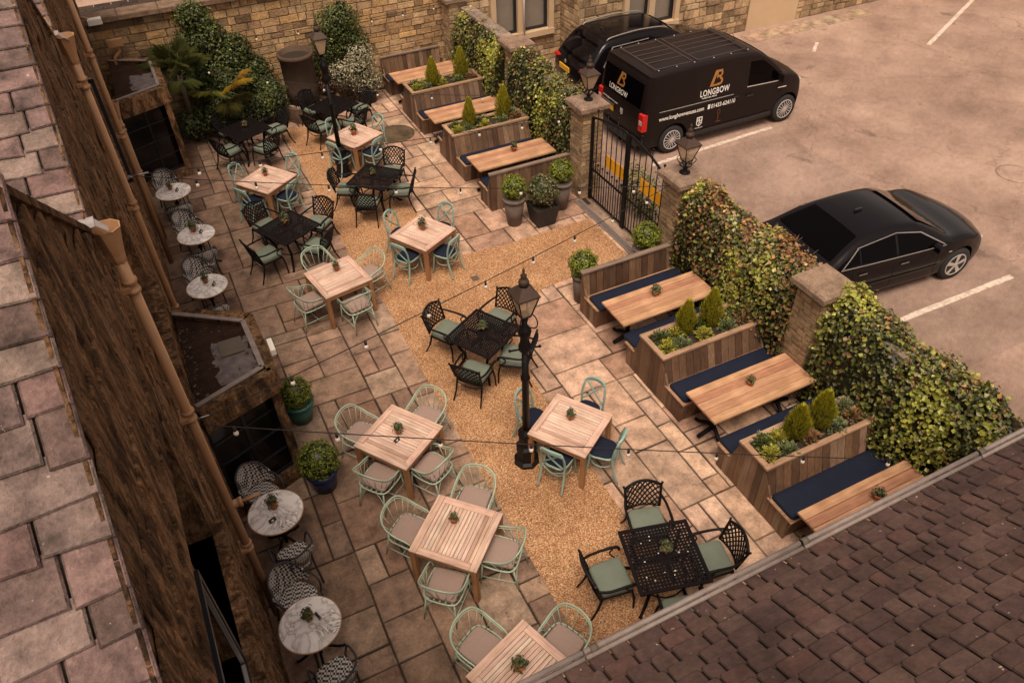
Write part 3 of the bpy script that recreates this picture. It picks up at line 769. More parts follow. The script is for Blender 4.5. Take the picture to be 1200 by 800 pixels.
t = thing('hopper_head', 'small tan hopper and bent waste pipe high in the back left corner', 'pipe', (-.5, 20.75, 2.6))
m = MB(); m.box((0, 0, 0), (.34, .14, .16)); m.build('hopper', 'pipe_paint', t)
m = MB(); m.tube(smooth_pts([(.02, 0, -.08), (.02, 0, -.22), (-.12, -.02, -.34), (-.14, -.02, -.6)]), .04, 8); m.build('pipe', 'pipe_paint', t)
t = thing('flood_light', 'small pale floodlight box above the back left corner', 'light', (-.75, 20.4, 3.25))
m = MB(); m.box((0, 0, 0), (.3, .14, .14), ch=.02); m.build('housing', 'white_paint', t)
m = MB(); m.tube([(-.1, .05, .05), (-.3, .1, .12)], .03, 8); m.build('bracket', 'pipe_paint', t)

# near roof at lower right
t = thing('slate_roof', 'purple brown stone slate roof with a lead gutter filling the lower right', 'roof')
SLC = [(.096, .059, .053), (.101, .062, .054), (.093, .057, .052), (.104, .065, .056), (.098, .060, .055), (.102, .062, .052), (.089, .054, .048), (.108, .068, .059), (.112, .062, .054)]
slab_roof('slates', t, (-.5, 2.12, 3.96), (1, 0, 0), (0, -1, .52), 14, 5.2, .192, .138, SLC, 'roof_slate', 61, thick=.007, gap=.006, round_=1.6, lift=.003, jag=.005)
m = MB(); m.poly([(-.5, 2.1, 3.93), (13.5, 2.1, 3.93), (13.5, -2.4, 6.27), (-.5, -2.4, 6.27)], (.04, .025, .02)); m.build('roof_deck', 'soil', t)
m = MB(); pr = [(.0, .02), (.0, -.03), (.03, -.07), (.08, -.08), (.12, -.05), (.13, .0)]
for i in range(7):
    x0, x1 = -.5+i*2.0, -.5+i*2.0+1.985
    m.tube([(x0, 2.17, 4.0), (x1, 2.17, 4.0)], .022, 8); m.tube([(x0, 2.13, 3.985), (x1, 2.13, 3.985)], .020, 6)
m.build('gutter', 'lead_trim', t)
m = MB()
for x in (1.55, 3.5, 5.5): m.tube([(x, 2.165, 3.998), (x+.06, 2.165, 3.998)], .032, 10)
m.build('gutter_joint', 'gravel_cover', t)
m = MB(); m.box((6.5, 1.9, 1.95), (14, .3, 3.9), (.2, .13, .08)); m.build('wall', 'brickstone', t)

# ------------------------------------------------------------------ furniture prototypes
TEAK = [(.70, .49, .38), (.63, .43, .325), (.74, .54, .43), (.67, .45, .335), (.77, .58, .47), (.56, .37, .275)]
def wood_table(name):
    t = thing(name, '', 'table'); S = .95; H = .75; b = .105
    c = vary((.66, .44, .345), .06)
    for s_ in (-1, 1):
        m = MB(); m.box((0, s_*(S/2-b/2), H-.0125), (S-.004, b-.004, .025), vary(c, .08), ch=.003); m.build('edge_board', 'wood_x', t)
        m = MB(); m.box((s_*(S/2-b/2), 0, H-.0125), (b-.004, S-2*b-.004, .025), vary(c, .08), ch=.003); m.build('edge_board', 'wood_y', t)
    m = MB(); n = 14; w_ = (S-2*b)/n
    for i in range(n): m.box((0, -S/2+b+w_*(i+.5), H-.014), (S-2*b-.006, w_-.007, .022), pick(TEAK, .1), ch=.002)
    sl2 = m.build('slatted_top', 'wood_x', t)
    m = MB(); dk = (.40, .20, .085)
    for s_ in (-1, 1):
        m.box((0, s_*(S/2-.035), H-.07), (S-.09, .025, .08), dk); m.box((s_*(S/2-.035), 0, H-.07), (.025, S-.09, .08), dk)
    m.build('apron', 'wood_x', t)
    for x in (-1, 1):
        for y in (-1, 1):
            m = MB(); m.box((x*(S/2-.042), y*(S/2-.042), (H-.026)/2), (.068, .068, H-.028), vary((.36, .18, .075), .08)); m.build('leg', 'wood_z', t)
    register(t); return t
def lattice(m, w, d, z, n, bw, th, c=(1, 1, 1)):
    for i in range(n+1):
        m.box((-w/2+w*i/n, 0, z), (bw, d, th)); m.box((0, -d/2+d*i/n, z-.001), (w, bw, th-.002))
def metal_table(name):
    t = thing(name, '', 'table'); S = .94; H = .74
    m = MB()
    lattice(m, S-.08, S-.08, H-.008, 19, .022, .012)
    for s_ in (-1, 1):
        m.box((0, s_*(S/2-.022), H-.008), (S, .045, .022)); m.box((s_*(S/2-.022), 0, H-.0085), (.045, S-.09, .0215))
    m.lathe([(.10, H-.018), (.10, H), (.09, H+.003)], 16)
    m.build('lattice_top', 'black_cast', t)
    for x in (-1, 1):
        for y in (-1, 1):
            m = MB(); q = .33
            m.tube(smooth_pts([(x*q, y*q, H-.02), (x*(q-.03), y*(q-.03), .5), (x*(q-.10), y*(q-.10), .3), (x*(q-.04), y*(q-.04), .1), (x*(q+.05), y*(q+.05), .0)], 4), [.022]*5+[.026]*8+[.022]*3+[.03], 6)
            m.build('leg', 'black_cast', t)
    m = MB(); m.box((0, 0, H-.05), (.66, .035, .04)); m.box((0, 0, H-.051), (.035, .66, .04)); m.build('under_frame', 'black_cast', t); m = MB(); m.tube(arc((0, 0), .33, 0, 350, 16, .3), .012, 5, True); m.build('brace_ring', 'black_cast', t)
    register(t); return t
def bistro_table(name):
    t = thing(name, '', 'table'); H = .75; r_ = .365
    m = MB(); m.lathe([(r_-.02, H-.025), (r_, H-.02), (r_, H-.004), (r_-.006, H)], 40); m.build('marble_top', 'marble', t)
    m = MB(); m.tube(arc((0, 0), r_+.003, 0, 351, 40, H-.013), .010, 5, True); m.build('brass_rim', 'pipe_paint', t)
    m = MB(); m.lathe([(.022, .04), (.022, H-.025)], 10); m.lathe([(.035, .42), (.05, .45), (.035, .48)], 10); m.build('pedestal', 'black_cast', t)
    for k in range(4):
        a = R(45+90*k); m = MB(); m.tube(smooth_pts([(0, 0, .18), (.10*math.cos(a), .10*math.sin(a), .14), (.24*math.cos(a), .24*math.sin(a), .03), (.31*math.cos(a), .31*math.sin(a), .015)], 4), .017, 6); m.build('foot', 'black_cast', t)
    register(t); return t
def cross_chair(name):
    """front faces +y"""
    t = thing(name, '', 'chair'); M_ = 'teal_paint'
    m = MB(); m.pad((0, 0, .435), .43, .42, .03, .12, taper=.86); m.build('seat', M_, t)
    m = MB(); m.pad((0, .005, .466), .40, .39, .035, .12, taper=.86); m.build('seat_cushion', 'navy_fabric', t)
    for x in (-1, 1):
        m = MB(); m.tube(smooth_pts([(x*.165, .16, .44), (x*.185, .18, .22), (x*.20, .205, 0)], 3), [.019]*4+[.016]*3, 7); m.build('leg', M_, t)
        m = MB(); m.tube(smooth_pts([(x*.20, -.30, 0), (x*.19, -.225, .22), (x*.185, -.185, .45), (x*.19, -.205, .66), (x*.165, -.25, .84)], 4), [.015]*3+[.019]*14, 7); m.build('leg', M_, t)
    m = MB(); P = smooth_pts([(-.165, -.25, .84), (-.10, -.285, .882), (0, -.30, .895), (.10, -.285, .882), (.165, -.25, .84)], 5)
    rg = []
    for p in P: rg.append([(p.x, p.y-.015, p.z-.034), (p.x, p.y+.015, p.z-.034), (p.x, p.y+.017, p.z+.026), (p.x, p.y-.017, p.z+.026)])
    m.rings(rg, sm=False); m.build('top_rail', M_, t)
    m = MB()
    m.tube(smooth_pts([(-.165, -.195, .50), (-.02, -.232, .66), (.15, -.262, .86)], 5), .014, 6); m.tube(smooth_pts([(.165, -.195, .50), (.02, -.236, .66), (-.15, -.262, .86)], 5), .014, 6)
    m.build('cross_brace', M_, t)
    m = MB(); m.tube(arc((0, 0), .19, 0, 351, 20, .27), .009, 5, True)
    m.tube(smooth_pts([(-.165, .16, .40), (0, .175, .33), (.165, .16, .40)], 4), .008, 5); m.tube(smooth_pts([(-.185, -.19, .42), (0, -.215, .34), (.185, -.19, .42)], 4), .008, 5)
    m.build('stretcher', M_, t); register(t); return t
def spindle_chair(name):
    t = thing(name, '', 'armchair'); M_ = 'mint_paint'
    seat = [(-.23, .22), (.23, .22), (.25, .0), (.21, -.2), (-.21, -.2), (-.25, .0)]
    m = MB(); m.tube(smooth_pts([(-.23, .22, .43), (-.25, .0, .43), (-.21, -.2, .43), (0, -.235, .43), (.21, -.2, .43), (.25, 0, .43), (.23, .22, .43), (0, .24, .43), (-.23, .22, .43)], 4)[:-1], .012, 6, True)
    for i in range(5): m.box((-.16+.08*i, 0, .43), (.02, .43, .008))
    m.build('seat_frame', M_, t)
    m = MB(); m.pad((0, .01, .442), .44, .42, .05, .05, taper=.93); m.build('seat_cushion', 'beige_fabric', t)
    hoop = smooth_pts([(-.255, .24, .45), (-.27, .22, .56), (-.28, .13, .625), (-.285, -.03, .655), (-.27, -.17, .725), (-.19, -.27, .825), (0, -.305, .86), (.19, -.27, .825), (.27, -.17, .725), (.285, -.03, .655), (.28, .13, .625), (.27, .22, .56), (.255, .24, .45)], 5)
    m = MB(); m.tube(hoop, .0115, 7)
    h2 = [(p.x*.965, p.y*.965, p.z-.035) for p in hoop[9:-9]]
    m.tube(h2, .007, 5); m.build('back_hoop', M_, t)
    m = MB()
    n = len(hoop)
    for i in range(11):
        k = int(round(11+(n-23)*i/10)); p = hoop[k]; u = (i-5)/5
        bx = .245*math.sin(u*1.35)/math.sin(1.35); by = -.225*math.cos(u*1.25)+.03
        m.tube([(bx, by, .43), (p.x, p.y, p.z)], .0055, 5)
    m.build('spindles', M_, t)
    for x in (-1, 1):
        m = MB(); m.tube([(x*.225, .21, .43), (x*.245, .245, 0)], [.013, .011], 6); m.build('leg', M_, t)
        m = MB(); m.tube([(x*.19, -.20, .43), (x*.225, -.285, 0)], [.013, .011], 6); m.build('leg', M_, t)
    m = MB(); m.tube([(-.235, .23, .17), (-.21, -.25, .17)], .007, 5); m.tube([(.235, .23, .17), (.21, -.25, .17)], .007, 5); m.tube([(-.222, 0, .17), (.222, 0, .17)], .007, 5)
    for x in (-1, 1): m.tube(smooth_pts([(x*.22, -.25, .20), (x*.14, -.235, .36), (x*.05, -.22, .425)], 4), .007, 5)
    m.build('stretcher', M_, t); register(t); return t
def lattice_chair(name):
    t = thing(name, '', 'armchair'); M_ = 'black_metal'
    m = MB(); m.pad((0, 0, .375), .50, .46, .035, .05, taper=.92); m.build('seat', M_, t)
    m = MB(); m.pad((0, .005, .41), .49, .455, .075, .06, taper=.93); m.build('seat_cushion', 'green_fabric', t)
    def back(u, v):     # u -1..1, v 0..1 ; curved, raked back with a crown
        z = .47+v*(.33+.075*(1-u*u)); return Vector((u*(.235+.02*v), -.225-.055*(1-u*u)-.10*v, z))
    m = MB()
    m.tube([back(-1, i/6) for i in range(7)], .019, 6); m.tube([back(1, i/6) for i in range(7)], .019, 6)
    m.tube([back(-1+i/6, 1) for i in range(13)], .021, 6); m.tube([back(-1+i/6, 0) for i in range(13)], .012, 5)
    m.tube([back(-1, 1), back(-1, 1)+Vector((-.02, -.015, .045))], [.015, .018], 6); m.tube([back(1, 1), back(1, 1)+Vector((.02, -.015, .045))], [.015, .018], 6)
    m.build('back_frame', M_, t)
    m = MB(); n = 7
    for k in range(-5, n+1):
        for sgn in (1, -1):
            pts = []
            for i in range(11):
                v = i/10; u = -1+2*(k+v*4.2)/n
                if -1.0 <= u <= 1.0: pts.append(back(sgn*u, v))
            if len(pts) > 1: m.tube(pts, .0115, 4)
    m.build('lattice_back', M_, t)
    for x in (-1, 1):
        m = MB(); m.tube(smooth_pts([(x*.25, -.285, .65), (x*.285, -.14, .635), (x*.29, .06, .64), (x*.285, .2, .625), (x*.27, .235, .57)], 4), [.018]*8+[.021]*9, 6)
        m.tube(smooth_pts([(x*.285, .17, .63), (x*.27, .1, .55), (x*.25, .19, .42)], 4), .011, 5); m.build('arm', M_, t)
        m = MB(); m.tube(smooth_pts([(x*.235, .20, .40), (x*.25, .235, .22), (x*.265, .24, .0)], 4), [.018]*5+[.014]*4, 6); m.build('leg', M_, t)
        m = MB(); m.tube(smooth_pts([(x*.225, -.2, .42), (x*.23, -.25, .2), (x*.25, -.345, .0)], 4), [.018]*5+[.014]*4, 6); m.build('leg', M_, t)
    m = MB(); m.tube(smooth_pts([(-.24, .2, .36), (0, .22, .30), (.24, .2, .36)], 4), .009, 5); m.tube(smooth_pts([(-.23, -.22, .36), (0, -.235, .30), (.23, -.22, .36)], 4), .009, 5); m.build('apron', M_, t)
    register(t); return t
def rattan_chair(name):
    t = thing(name, '', 'armchair'); M_ = 'rattan_dark'
    m = MB(); m.pad((0, .0, .44), .44, .43, .03, .14, taper=.9); m.build('woven_seat', 'rattan_weave', t)
    m = MB(); P = []
    for i in range(17):
        a = R(186+168*i/16); r0 = .245
        P.append((r0*math.cos(a)*1.08, r0*math.sin(a)))
    n = len(P)
    rows = [(.475, -.01, .95), (.56, 0, 1.02), (.66, .02, 1.07), (.76, .05, 1.08), (.84, .075, 1.02), (.875, .09, .95)]
    for z, back_, k in rows:
        for i, (x, y) in enumerate(P):
            u = abs(i-8)/8
            zz = z if z < .6 else z-(z-.60)*(u**3)*.85
            m.v.append((x*k, y*k-back_*(1-u*.5), zz))
    for j in range(len(rows)-1):
        for i in range(n-1): m.face((j*n+i, j*n+i+1, (j+1)*n+i+1, (j+1)*n+i), sm=True)
    bk = m.build('woven_back', 'rattan_weave', t)
    top = [bk.data.vertices[(len(rows)-1)*n+i].co.copy() for i in range(n)]
    m = MB(); m.tube(smooth_pts([(-.215, .2, .46), (-.255, .17, .62), (-.27, .02, .66), (-.255, -.10, .66), top[2], top[4], top[8], top[12], top[14], (.255, -.10, .66), (.27, .02, .66), (.255, .17, .62), (.215, .2, .46)], 4), .0155, 6)
    m.build('arm_frame', M_, t)
    for x in (-1, 1):
        m = MB(); m.tube([(x*.205, .195, .46), (x*.215, .215, 0)], .014, 6); m.build('leg', M_, t)
        m = MB(); m.tube(smooth_pts([(x*.19, -.22, .74), (x*.19, -.19, .45), (x*.215, -.265, 0)], 3), .014, 6); m.build('leg', M_, t)
    m = MB(); m.tube(arc((0, 0), .19, 0, 345, 16, .3), .009, 5, True); m.build('stretcher', M_, t); register(t); return t

def place_all(maker, kind, items):
    """items: (x, y, deg, label, group)"""
    first = maker(kind)
    for i, (x, y, d, lab, grp) in enumerate(items):
        if i == 0: first.location = (x, y, .012); first.rotation_euler = (0, 0, R(d)); tag(first, lab, group=grp)
        else: dup(first, (x, y, .012), R(d), lab, grp)
WT = {  # x, y, deg of slats
 'a': (4.00, 6.60, -56.6, 'slatted wooden square table at the foot of the front lamp post'),
 'b': (1.64, 7.57, -56.0, 'slatted wooden square table nearest the blue planter pot'),
 'c': (1.97, 11.79, 10.0, 'slatted wooden square table with mint armchairs farthest up the courtyard'),
 'd': (3.90, 12.40, -61.4, 'slatted wooden square table on the gravel opposite the gate'),
 'e': (1.75, 5.65, 43.2, 'slatted wooden square table second nearest the bottom edge, with mint armchairs'),
 'f': (3.97, 17.06, -63.2, 'slatted wooden square table standing beside the rear lamp post'),
 'g': (1.60, 16.01, -55.4, 'slatted wooden square table between the white round tables and rear gravel'),
 'h': (1.69, 3.56, 20.0, 'slatted wooden square table cut off by the roof gutter at bottom')}
place_all(wood_table, 'wooden_table', [(v[0], v[1], v[2], v[3], 'square slatted wooden tables') for v in WT.values()])
BT = {
 'a': (3.70, 9.09, -60.0, 'black lattice metal table just behind the front lamp post'),
 'b': (3.96, 4.12, -15.0, 'black lattice metal table nearest the slate roof at bottom'),
 'c': (3.76, 14.95, -46.0, 'black lattice metal table in the middle of the rear gravel'),
 'd': (1.55, 13.88, -63.0, 'black lattice metal table between two wooden tables on the left paving'),
 'e': (1.68, 18.70, -67.0, 'black metal table in front of the dark palm bed'),
 'f': (3.98, 18.93, -62.0, 'black metal table in front of the terracotta cylinder, behind the rear lamp post')}
place_all(metal_table, 'metal_table', [(v[0], v[1], v[2], v[3], 'black lattice metal tables') for v in BT.values()])
MT = {
 'a': (-.31, 7.06, 0, 'round white marble table beside the near bay window'),
 'b': (-.32, 5.26, 40, 'round white marble table nearest the camera at the bottom left'),
 'c': (-.26, 12.65, 80, 'round white marble table just beyond the near bay roof'),
 'd': (-.16, 14.50, 130, 'round white marble table, middle of the far three'),
 'e': (-.33, 16.46, 200, 'round white marble table farthest away, by the far bay')}
place_all(bistro_table, 'bistro_table', [(v[0], v[1], v[2], v[3], 'round marble bistro tables') for v in MT.values()])
def side(a):
    a = (a+360) % 360
    return 'far right' if a < 72 else 'far left' if a < 165 else 'near left' if a < 255 else 'near right'
def chairs(tab, T, name_, items, base, grp, extra):
    out = []
    for key, lst in items:
        T_ = T[key]
        for it in lst:
            if len(it) == 2: d, a = it; x, y = T_[0]+d*math.cos(R(a)), T_[1]+d*math.sin(R(a)); fa = a
            else: x, y, fa = it; a = math.degrees(math.atan2(y-T_[1], x-T_[0]))
            out.append((x, y, fa+90, '%s at the %s of the %s' % (base, side(a), extra[key]), grp))
    return out
PH = {'a': 'wooden table by the front lamp', 'b': 'wooden table by the blue pot', 'c': 'farthest mint-chaired wooden table', 'd': 'wooden table opposite the gate', 'e': 'second nearest wooden table',
      'f': 'wooden table by the rear lamp', 'g': 'wooden table beside the far marble tables', 'h': 'wooden table cut by the gutter'}
place_all(cross_chair, 'cross_back_chair', chairs(0, WT, 0, [
 ('a', [(3.70, 7.18, 115), (3.66, 6.33, -146), (4.33, 6.17, -48), (4.50, 6.95, 33)]),
 ('d', [(3.62, 12.98, 125), (4.43, 12.78, 35), (3.46, 12.17, -148), (4.18, 11.95, -58)]),
 ('f', [(.62, 114), (.62, 30), (.52, -152), (.52, -62)]),
 ('g', [(.66, 128), (.66, 36), (.52, -148), (.52, -55)])], 'teal cross-back chair', 'teal cross-back chairs with navy cushions', PH))
place_all(spindle_chair, 'spindle_armchair', chairs(0, WT, 0, [
 ('b', [(2.22, 7.99, 36), (1.19, 8.12, 128), (1.17, 7.20, -142), (1.93, 7.02, -60)]),
 ('e', [(1.24, 6.17, 128), (1.36, 5.16, -133), (2.22, 5.26, -42), (2.24, 6.22, 46)]),
 ('c', [(1.34, 11.68, -165), (2.10, 11.20, -80), (2.62, 12.0, 20), (1.80, 12.50, 104)]),
 ('h', [(1.42, 4.22, 118), (2.32, 3.80, 25)])], 'mint spindle armchair', 'mint spindle armchairs with beige cushions', PH))
PB = {'a': 'black table behind the front lamp', 'b': 'black table nearest the roof', 'c': 'middle black table on the gravel', 'd': 'black table on the left paving', 'e': 'black table by the palms', 'f': 'black table by the terracotta cylinder'}
place_all(lattice_chair, 'lattice_armchair', chairs(0, BT, 0, [
 ('a', [(3.31, 9.74, 124), (4.24, 9.62, 28), (3.30, 8.57, -140), (4.07, 8.62, -38)]),
 ('b', [(3.30, 4.31, 172), (4.19, 4.80, 72), (4.62, 3.95, -12), (3.84, 3.47, -106)]),
 ('c', [(3.40, 14.50, -120), (4.22, 14.66, -28), (3.20, 15.28, 152), (4.32, 15.52, 55)]),
 ('d', [(2.20, 14.22, 40), (1.95, 13.42, -45), (.98, 13.58, -162), (1.22, 14.62, 118)]),
 ('e', [(1.18, 18.40, -150), (1.98, 18.10, -60), (2.42, 18.98, 20), (1.38, 19.34, 116)]),
 ('f', [(3.46, 18.55, -150), (4.28, 18.34, -55), (4.66, 19.10, 20), (3.62, 19.58, 118)])], 'black lattice armchair', 'black lattice armchairs with green cushions', PB))
PM = {'a': 'marble table beside the near bay', 'b': 'nearest marble table', 'c': 'marble table just beyond the near bay roof', 'd': 'middle marble table of the far three', 'e': 'farthest marble table'}
place_all(rattan_chair, 'rattan_armchair', [(MT[k][0]+dx, MT[k][1]+dy, fa+90, '%s rattan armchair %s the %s' % ('black and white' if k in 'ab' else 'grey woven', 'behind' if dy > 0 else 'in front of', PM[k]), 'woven rattan armchairs at the marble tables')
  for k, dx, dy, fa in (('a', -.10, .62, 118), ('a', .05, -.60, -84), ('b', -.05, .60, 125), ('b', .1, -.60, -80), ('c', -.06, .60, 112), ('c', -.02, -.58, -90), ('d', -.1, .60, 112), ('d', 0, -.58, -86), ('e', -.1, .60, 100), ('e', 0, -.58, -86))])

# ------------------------------------------------------------------ leaves
def leaf(m, p, n, L, W, col, r):
    """one folded leaf facing n"""
    n = n.normalized(); t_ = Vector((r.gauss(0, 1), r.gauss(0, 1), r.gauss(0, 1))); t_ = (t_-n*t_.dot(n))
    if t_.length < 1e-3: return
    t_.normalize(); s = n.cross(t_); b = len(m.v); dr = n*(-L*.15)
    m.v += [tuple(p), tuple(p+t_*L*.5+s*W*.5+n*W*.12), tuple(p+t_*L+dr), tuple(p+t_*L*.5-s*W*.5+n*W*.12)]
    m.face((b, b+1, b+2), col); m.face((b, b+2, b+3), tuple(x*.88 for x in col))
IVY = [(.135, .15, .026), (.09, .11, .024), (.20, .21, .038), (.055, .07, .022), (.26, .265, .048), (.19, .175, .08), (.09, .09, .04), (.04, .05, .018)]
BOX = [(.20, .225, .025), (.16, .20, .02), (.29, .33, .035), (.12, .15, .018)]
GOLDC = [(.46, .41, .03), (.56, .49, .04), (.34, .34, .03), (.24, .26, .03)]
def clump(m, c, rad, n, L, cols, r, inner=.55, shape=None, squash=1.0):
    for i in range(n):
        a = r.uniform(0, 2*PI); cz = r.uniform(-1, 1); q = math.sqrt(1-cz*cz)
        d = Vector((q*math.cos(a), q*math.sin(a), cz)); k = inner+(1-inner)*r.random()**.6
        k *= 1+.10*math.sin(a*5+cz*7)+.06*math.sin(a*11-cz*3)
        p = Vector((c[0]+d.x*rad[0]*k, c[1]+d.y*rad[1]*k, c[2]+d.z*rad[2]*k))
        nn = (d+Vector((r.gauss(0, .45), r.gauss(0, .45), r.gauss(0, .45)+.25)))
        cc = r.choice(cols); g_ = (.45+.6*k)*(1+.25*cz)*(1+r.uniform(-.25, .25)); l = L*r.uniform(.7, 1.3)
        leaf(m, p, nn, l, l*.62, tuple(max(.004, x*g_) for x in cc), r)
def ball_plant(x, y, zc, rr, label, seed, cols=BOX, n=2600, L=.035, name='box_ball_plant', rz=None):
    r = random.Random(seed); t = thing(name, label, 'plant', (x, y, 0))
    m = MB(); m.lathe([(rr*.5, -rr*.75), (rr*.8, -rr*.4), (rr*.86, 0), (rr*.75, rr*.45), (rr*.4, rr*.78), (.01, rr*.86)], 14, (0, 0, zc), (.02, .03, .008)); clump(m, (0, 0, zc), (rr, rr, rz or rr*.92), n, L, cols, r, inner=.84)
    m.build('foliage', 'leaf', t)
    m = MB(); m.tube([(0, 0, zc-rr*1.15), (0, 0, zc-.1)], .025, 6); m.build('stem', 'bark', t); return t
def pot(x, y, r0, r1, h, mat, label, sq=False, name='planter_pot'):
    t = thing(name, label, 'pot', (x, y, .012))
    n = 4 if sq else 20
    m = MB(); k = 1.3 if sq else 1
    m.lathe([(r0*k, 0), (r1*k, h), (r1*k*.9, h), (r1*k*.88, h-.05)], n, rot=PI/4, sm=not sq); m.build('pot_body', mat, t)
    if not sq:
        m = MB(); m.lathe([(r1+.002, h-.06), (r1+.02, h-.05), (r1+.02, h+.005), (r1-.01, h+.008)], n); m.build('rim', mat, t)
    m = MB(); m.lathe([(r1*.85*k, h-.05), (r1*.8*k, h-.03)], n, rot=PI/4); m.build('soil', 'soil', t); return t
for x, y, r0, r1, h, mt, sq, lab, zc, rr, sd_, L_ in (
  (6.15, 12.85, .15, .24, .66, 'grey_pot', False, 'leftmost tapered grey pot of the three in front of the upper bench back', .92, .27, 1, 'clipped round box ball in the leftmost of the three pots by the gate'),
  (6.72, 12.62, .22, .30, .46, 'black_pot', True, 'dark square tub between two grey pots beside the gate pillar', .80, .34, 2, 'loose reddish green shrub in the dark square tub between box balls'),
  (7.35, 12.95, .15, .24, .66, 'grey_pot', False, 'tapered grey pot standing right against the gate pillar', .93, .26, 3, 'clipped round box ball against the brick gate pillar'),
  (7.62, 10.05, .15, .23, .62, 'grey_pot', False, 'grey pot behind the bench back below the gate', .90, .27, 4, 'clipped round box ball just below the right gate leaf'),
  (6.12, 9.88, .15, .20, .62, 'grey_pot', False, 'tall slim grey pot at the open end of the lower bench back', .86, .27, 5, 'clipped round box ball at the front end of the lower bench back'),
  (.50, 9.32, .17, .24, .42, 'teal_pot', False, 'glazed teal pot beside the near bay window', .62, .27, 6, 'dark clipped box ball in the teal pot'),
  (.46, 7.80, .17, .23, .40, 'blue_pot', False, 'glazed dark blue pot at the corner of the near bay', .62, .30, 7, 'dark clipped box ball in the blue pot')):
    pot(x, y, r0, r1, h, mt, lab, sq)
    cl = [tuple(v*.7 for v in c) for c in BOX] if sd_ > 5 else BOX
    if sd_ == 2: cl = [(.12, .14, .05), (.08, .10, .035), (.20, .12, .06), (.16, .17, .08)]
    ball_plant(x, y, zc, rr, L_, 50+sd_, cl, n=1400 if sd_ == 2 else 2600, L=.055 if sd_ == 2 else .034, name='potted_shrub' if sd_ == 2 else 'box_ball_plant')
# small pots on the tables
def mini(name):
    t = thing(name, '', 'pot plant')
    m = MB(); m.lathe([(.040, 0), (.055, .075), (.062, .076), (.062, .10), (.052, .101), (.05, .08)], 14); m.build('pot', 'terracotta', t)
    r = random.Random(5); m = MB()
    for i in range(110):
        a = r.uniform(0, 2*PI); q = r.uniform(.0, .075); h_ = r.uniform(.09, .21)
        leaf(m, Vector((q*math.cos(a), q*math.sin(a), h_)), Vector((math.cos(a), math.sin(a), .9)), .05, .026, vary((.10, .12, .05), .4), r)
    m.build('succulent', 'leaf', t); register(t); return t
TOPZ = .765
mp = [(1.66, 7.62, 'wooden table by the blue pot'), (1.78, 5.80, 'second nearest wooden table'), (1.67, 3.65, 'wooden table cut by the gutter'), (2.01, 11.97, 'farthest mint-chaired wooden table'),
      (3.94, 12.5, 'wooden table opposite the gate'), (4.05, 6.69, 'wooden table by the front lamp'), (3.73, 9.16, 'black table behind the front lamp'), (4.0, 4.16, 'black table nearest the roof'),
      (3.75, 15.04, 'middle black table on the gravel'), (1.54, 14.0, 'black table on the left paving'), (1.71, 18.8, 'black table by the palms'), (3.96, 17.09, 'wooden table by the rear lamp'),
      (1.62, 16.17, 'wooden table beside the far marble tables'), (-.31, 7.13, 'marble table beside the near bay'), (-.31, 5.34, 'nearest marble table'), (-.37, 16.57, 'farthest marble table'),
      (-.18, 14.62, 'middle marble table of the far three'), (-.26, 12.75, 'marble table just beyond the near bay roof'),
      (6.85, 8.58, 'plank table below the gate'), (6.87, 6.03, 'middle lower plank table'), (6.98, 3.55, 'plank table nearest the roof'), (6.97, 14.5, 'plank table above the gate')]
def put(maker, kind, items):
    f = maker(kind)
    for i, (x, y, z, d, lab, grp) in enumerate(items):
        if i == 0: f.location = (x, y, z); f.rotation_euler = (0, 0, R(d)); tag(f, lab, group=grp)
        else: dup(f, (x, y, z), R(d), lab, grp)
put(mini, 'potted_succulent', [(x, y, (.765 if 'black' not in l else .757) if 'plank' not in l else .762, 37*i, 'little terracotta pot plant on the %s' % l, 'little terracotta pots on the tables') for i, (x, y, l) in enumerate(mp)])
def menu(name):
    t = thing(name, '', 'card'); m = MB(); m.poly([(-.05, -.02, 0), (.05, -.02, 0), (.05, 0, .07), (-.05, 0, .07)]); m.poly([(-.05, .02, 0), (.05, .02, 0), (.05, 0, .07), (-.05, 0, .07)]); m.build('card', 'menu_card', t)
    m = MB(); m.box((0, -.014, .03), (.03, .001, .02), m=Matrix.Translation((0, -.0135, .03)) @ Matrix.Rotation(R(-16), 4, 'X')); m.build('print', 'decal_white', t); register(t); return t
put(menu, 'menu_card', [(x, y, .765, d, 'small dark folded card on the %s' % l, 'small dark cards on the tables') for x, y, d, l in ((-.38, 6.92, 20, 'marble table beside the near bay'), (-.20, 5.30, 110, 'nearest marble table'), (-.25, 16.42, 60, 'farthest marble table'), (-.06, 14.5, 60, 'middle marble table of the far three'), (-.14, 12.6, 60, 'marble table just beyond the near bay roof'), (1.58, 7.48, 25, 'wooden table by the blue pot'))])

for i, o_ in enumerate([o for o in COL.objects if o.name.startswith('potted_succulent')]):
    k = [1.0, .82, 1.15, .92, 1.22, .88, 1.05][i % 7]; o_.scale = (k, k, k*[1, 1.15, .85, 1.05][i % 4])
tb = [o for o in COL.objects if o.name.startswith('metal_table') and abs(o.location.x-3.96) < .01 and abs(o.location.y-4.12) < .01][0]
for i in range(12):
    r = random.Random(i+90); m = MB(); x, y = r.uniform(-.38, .38), r.uniform(-.38, .38); n_ = 6
    m.lathe([(r.uniform(.008, .016), 0), (.004, .003)], n_, (x, y, .7455)); m.build('white_spot', 'white_paint', tb)
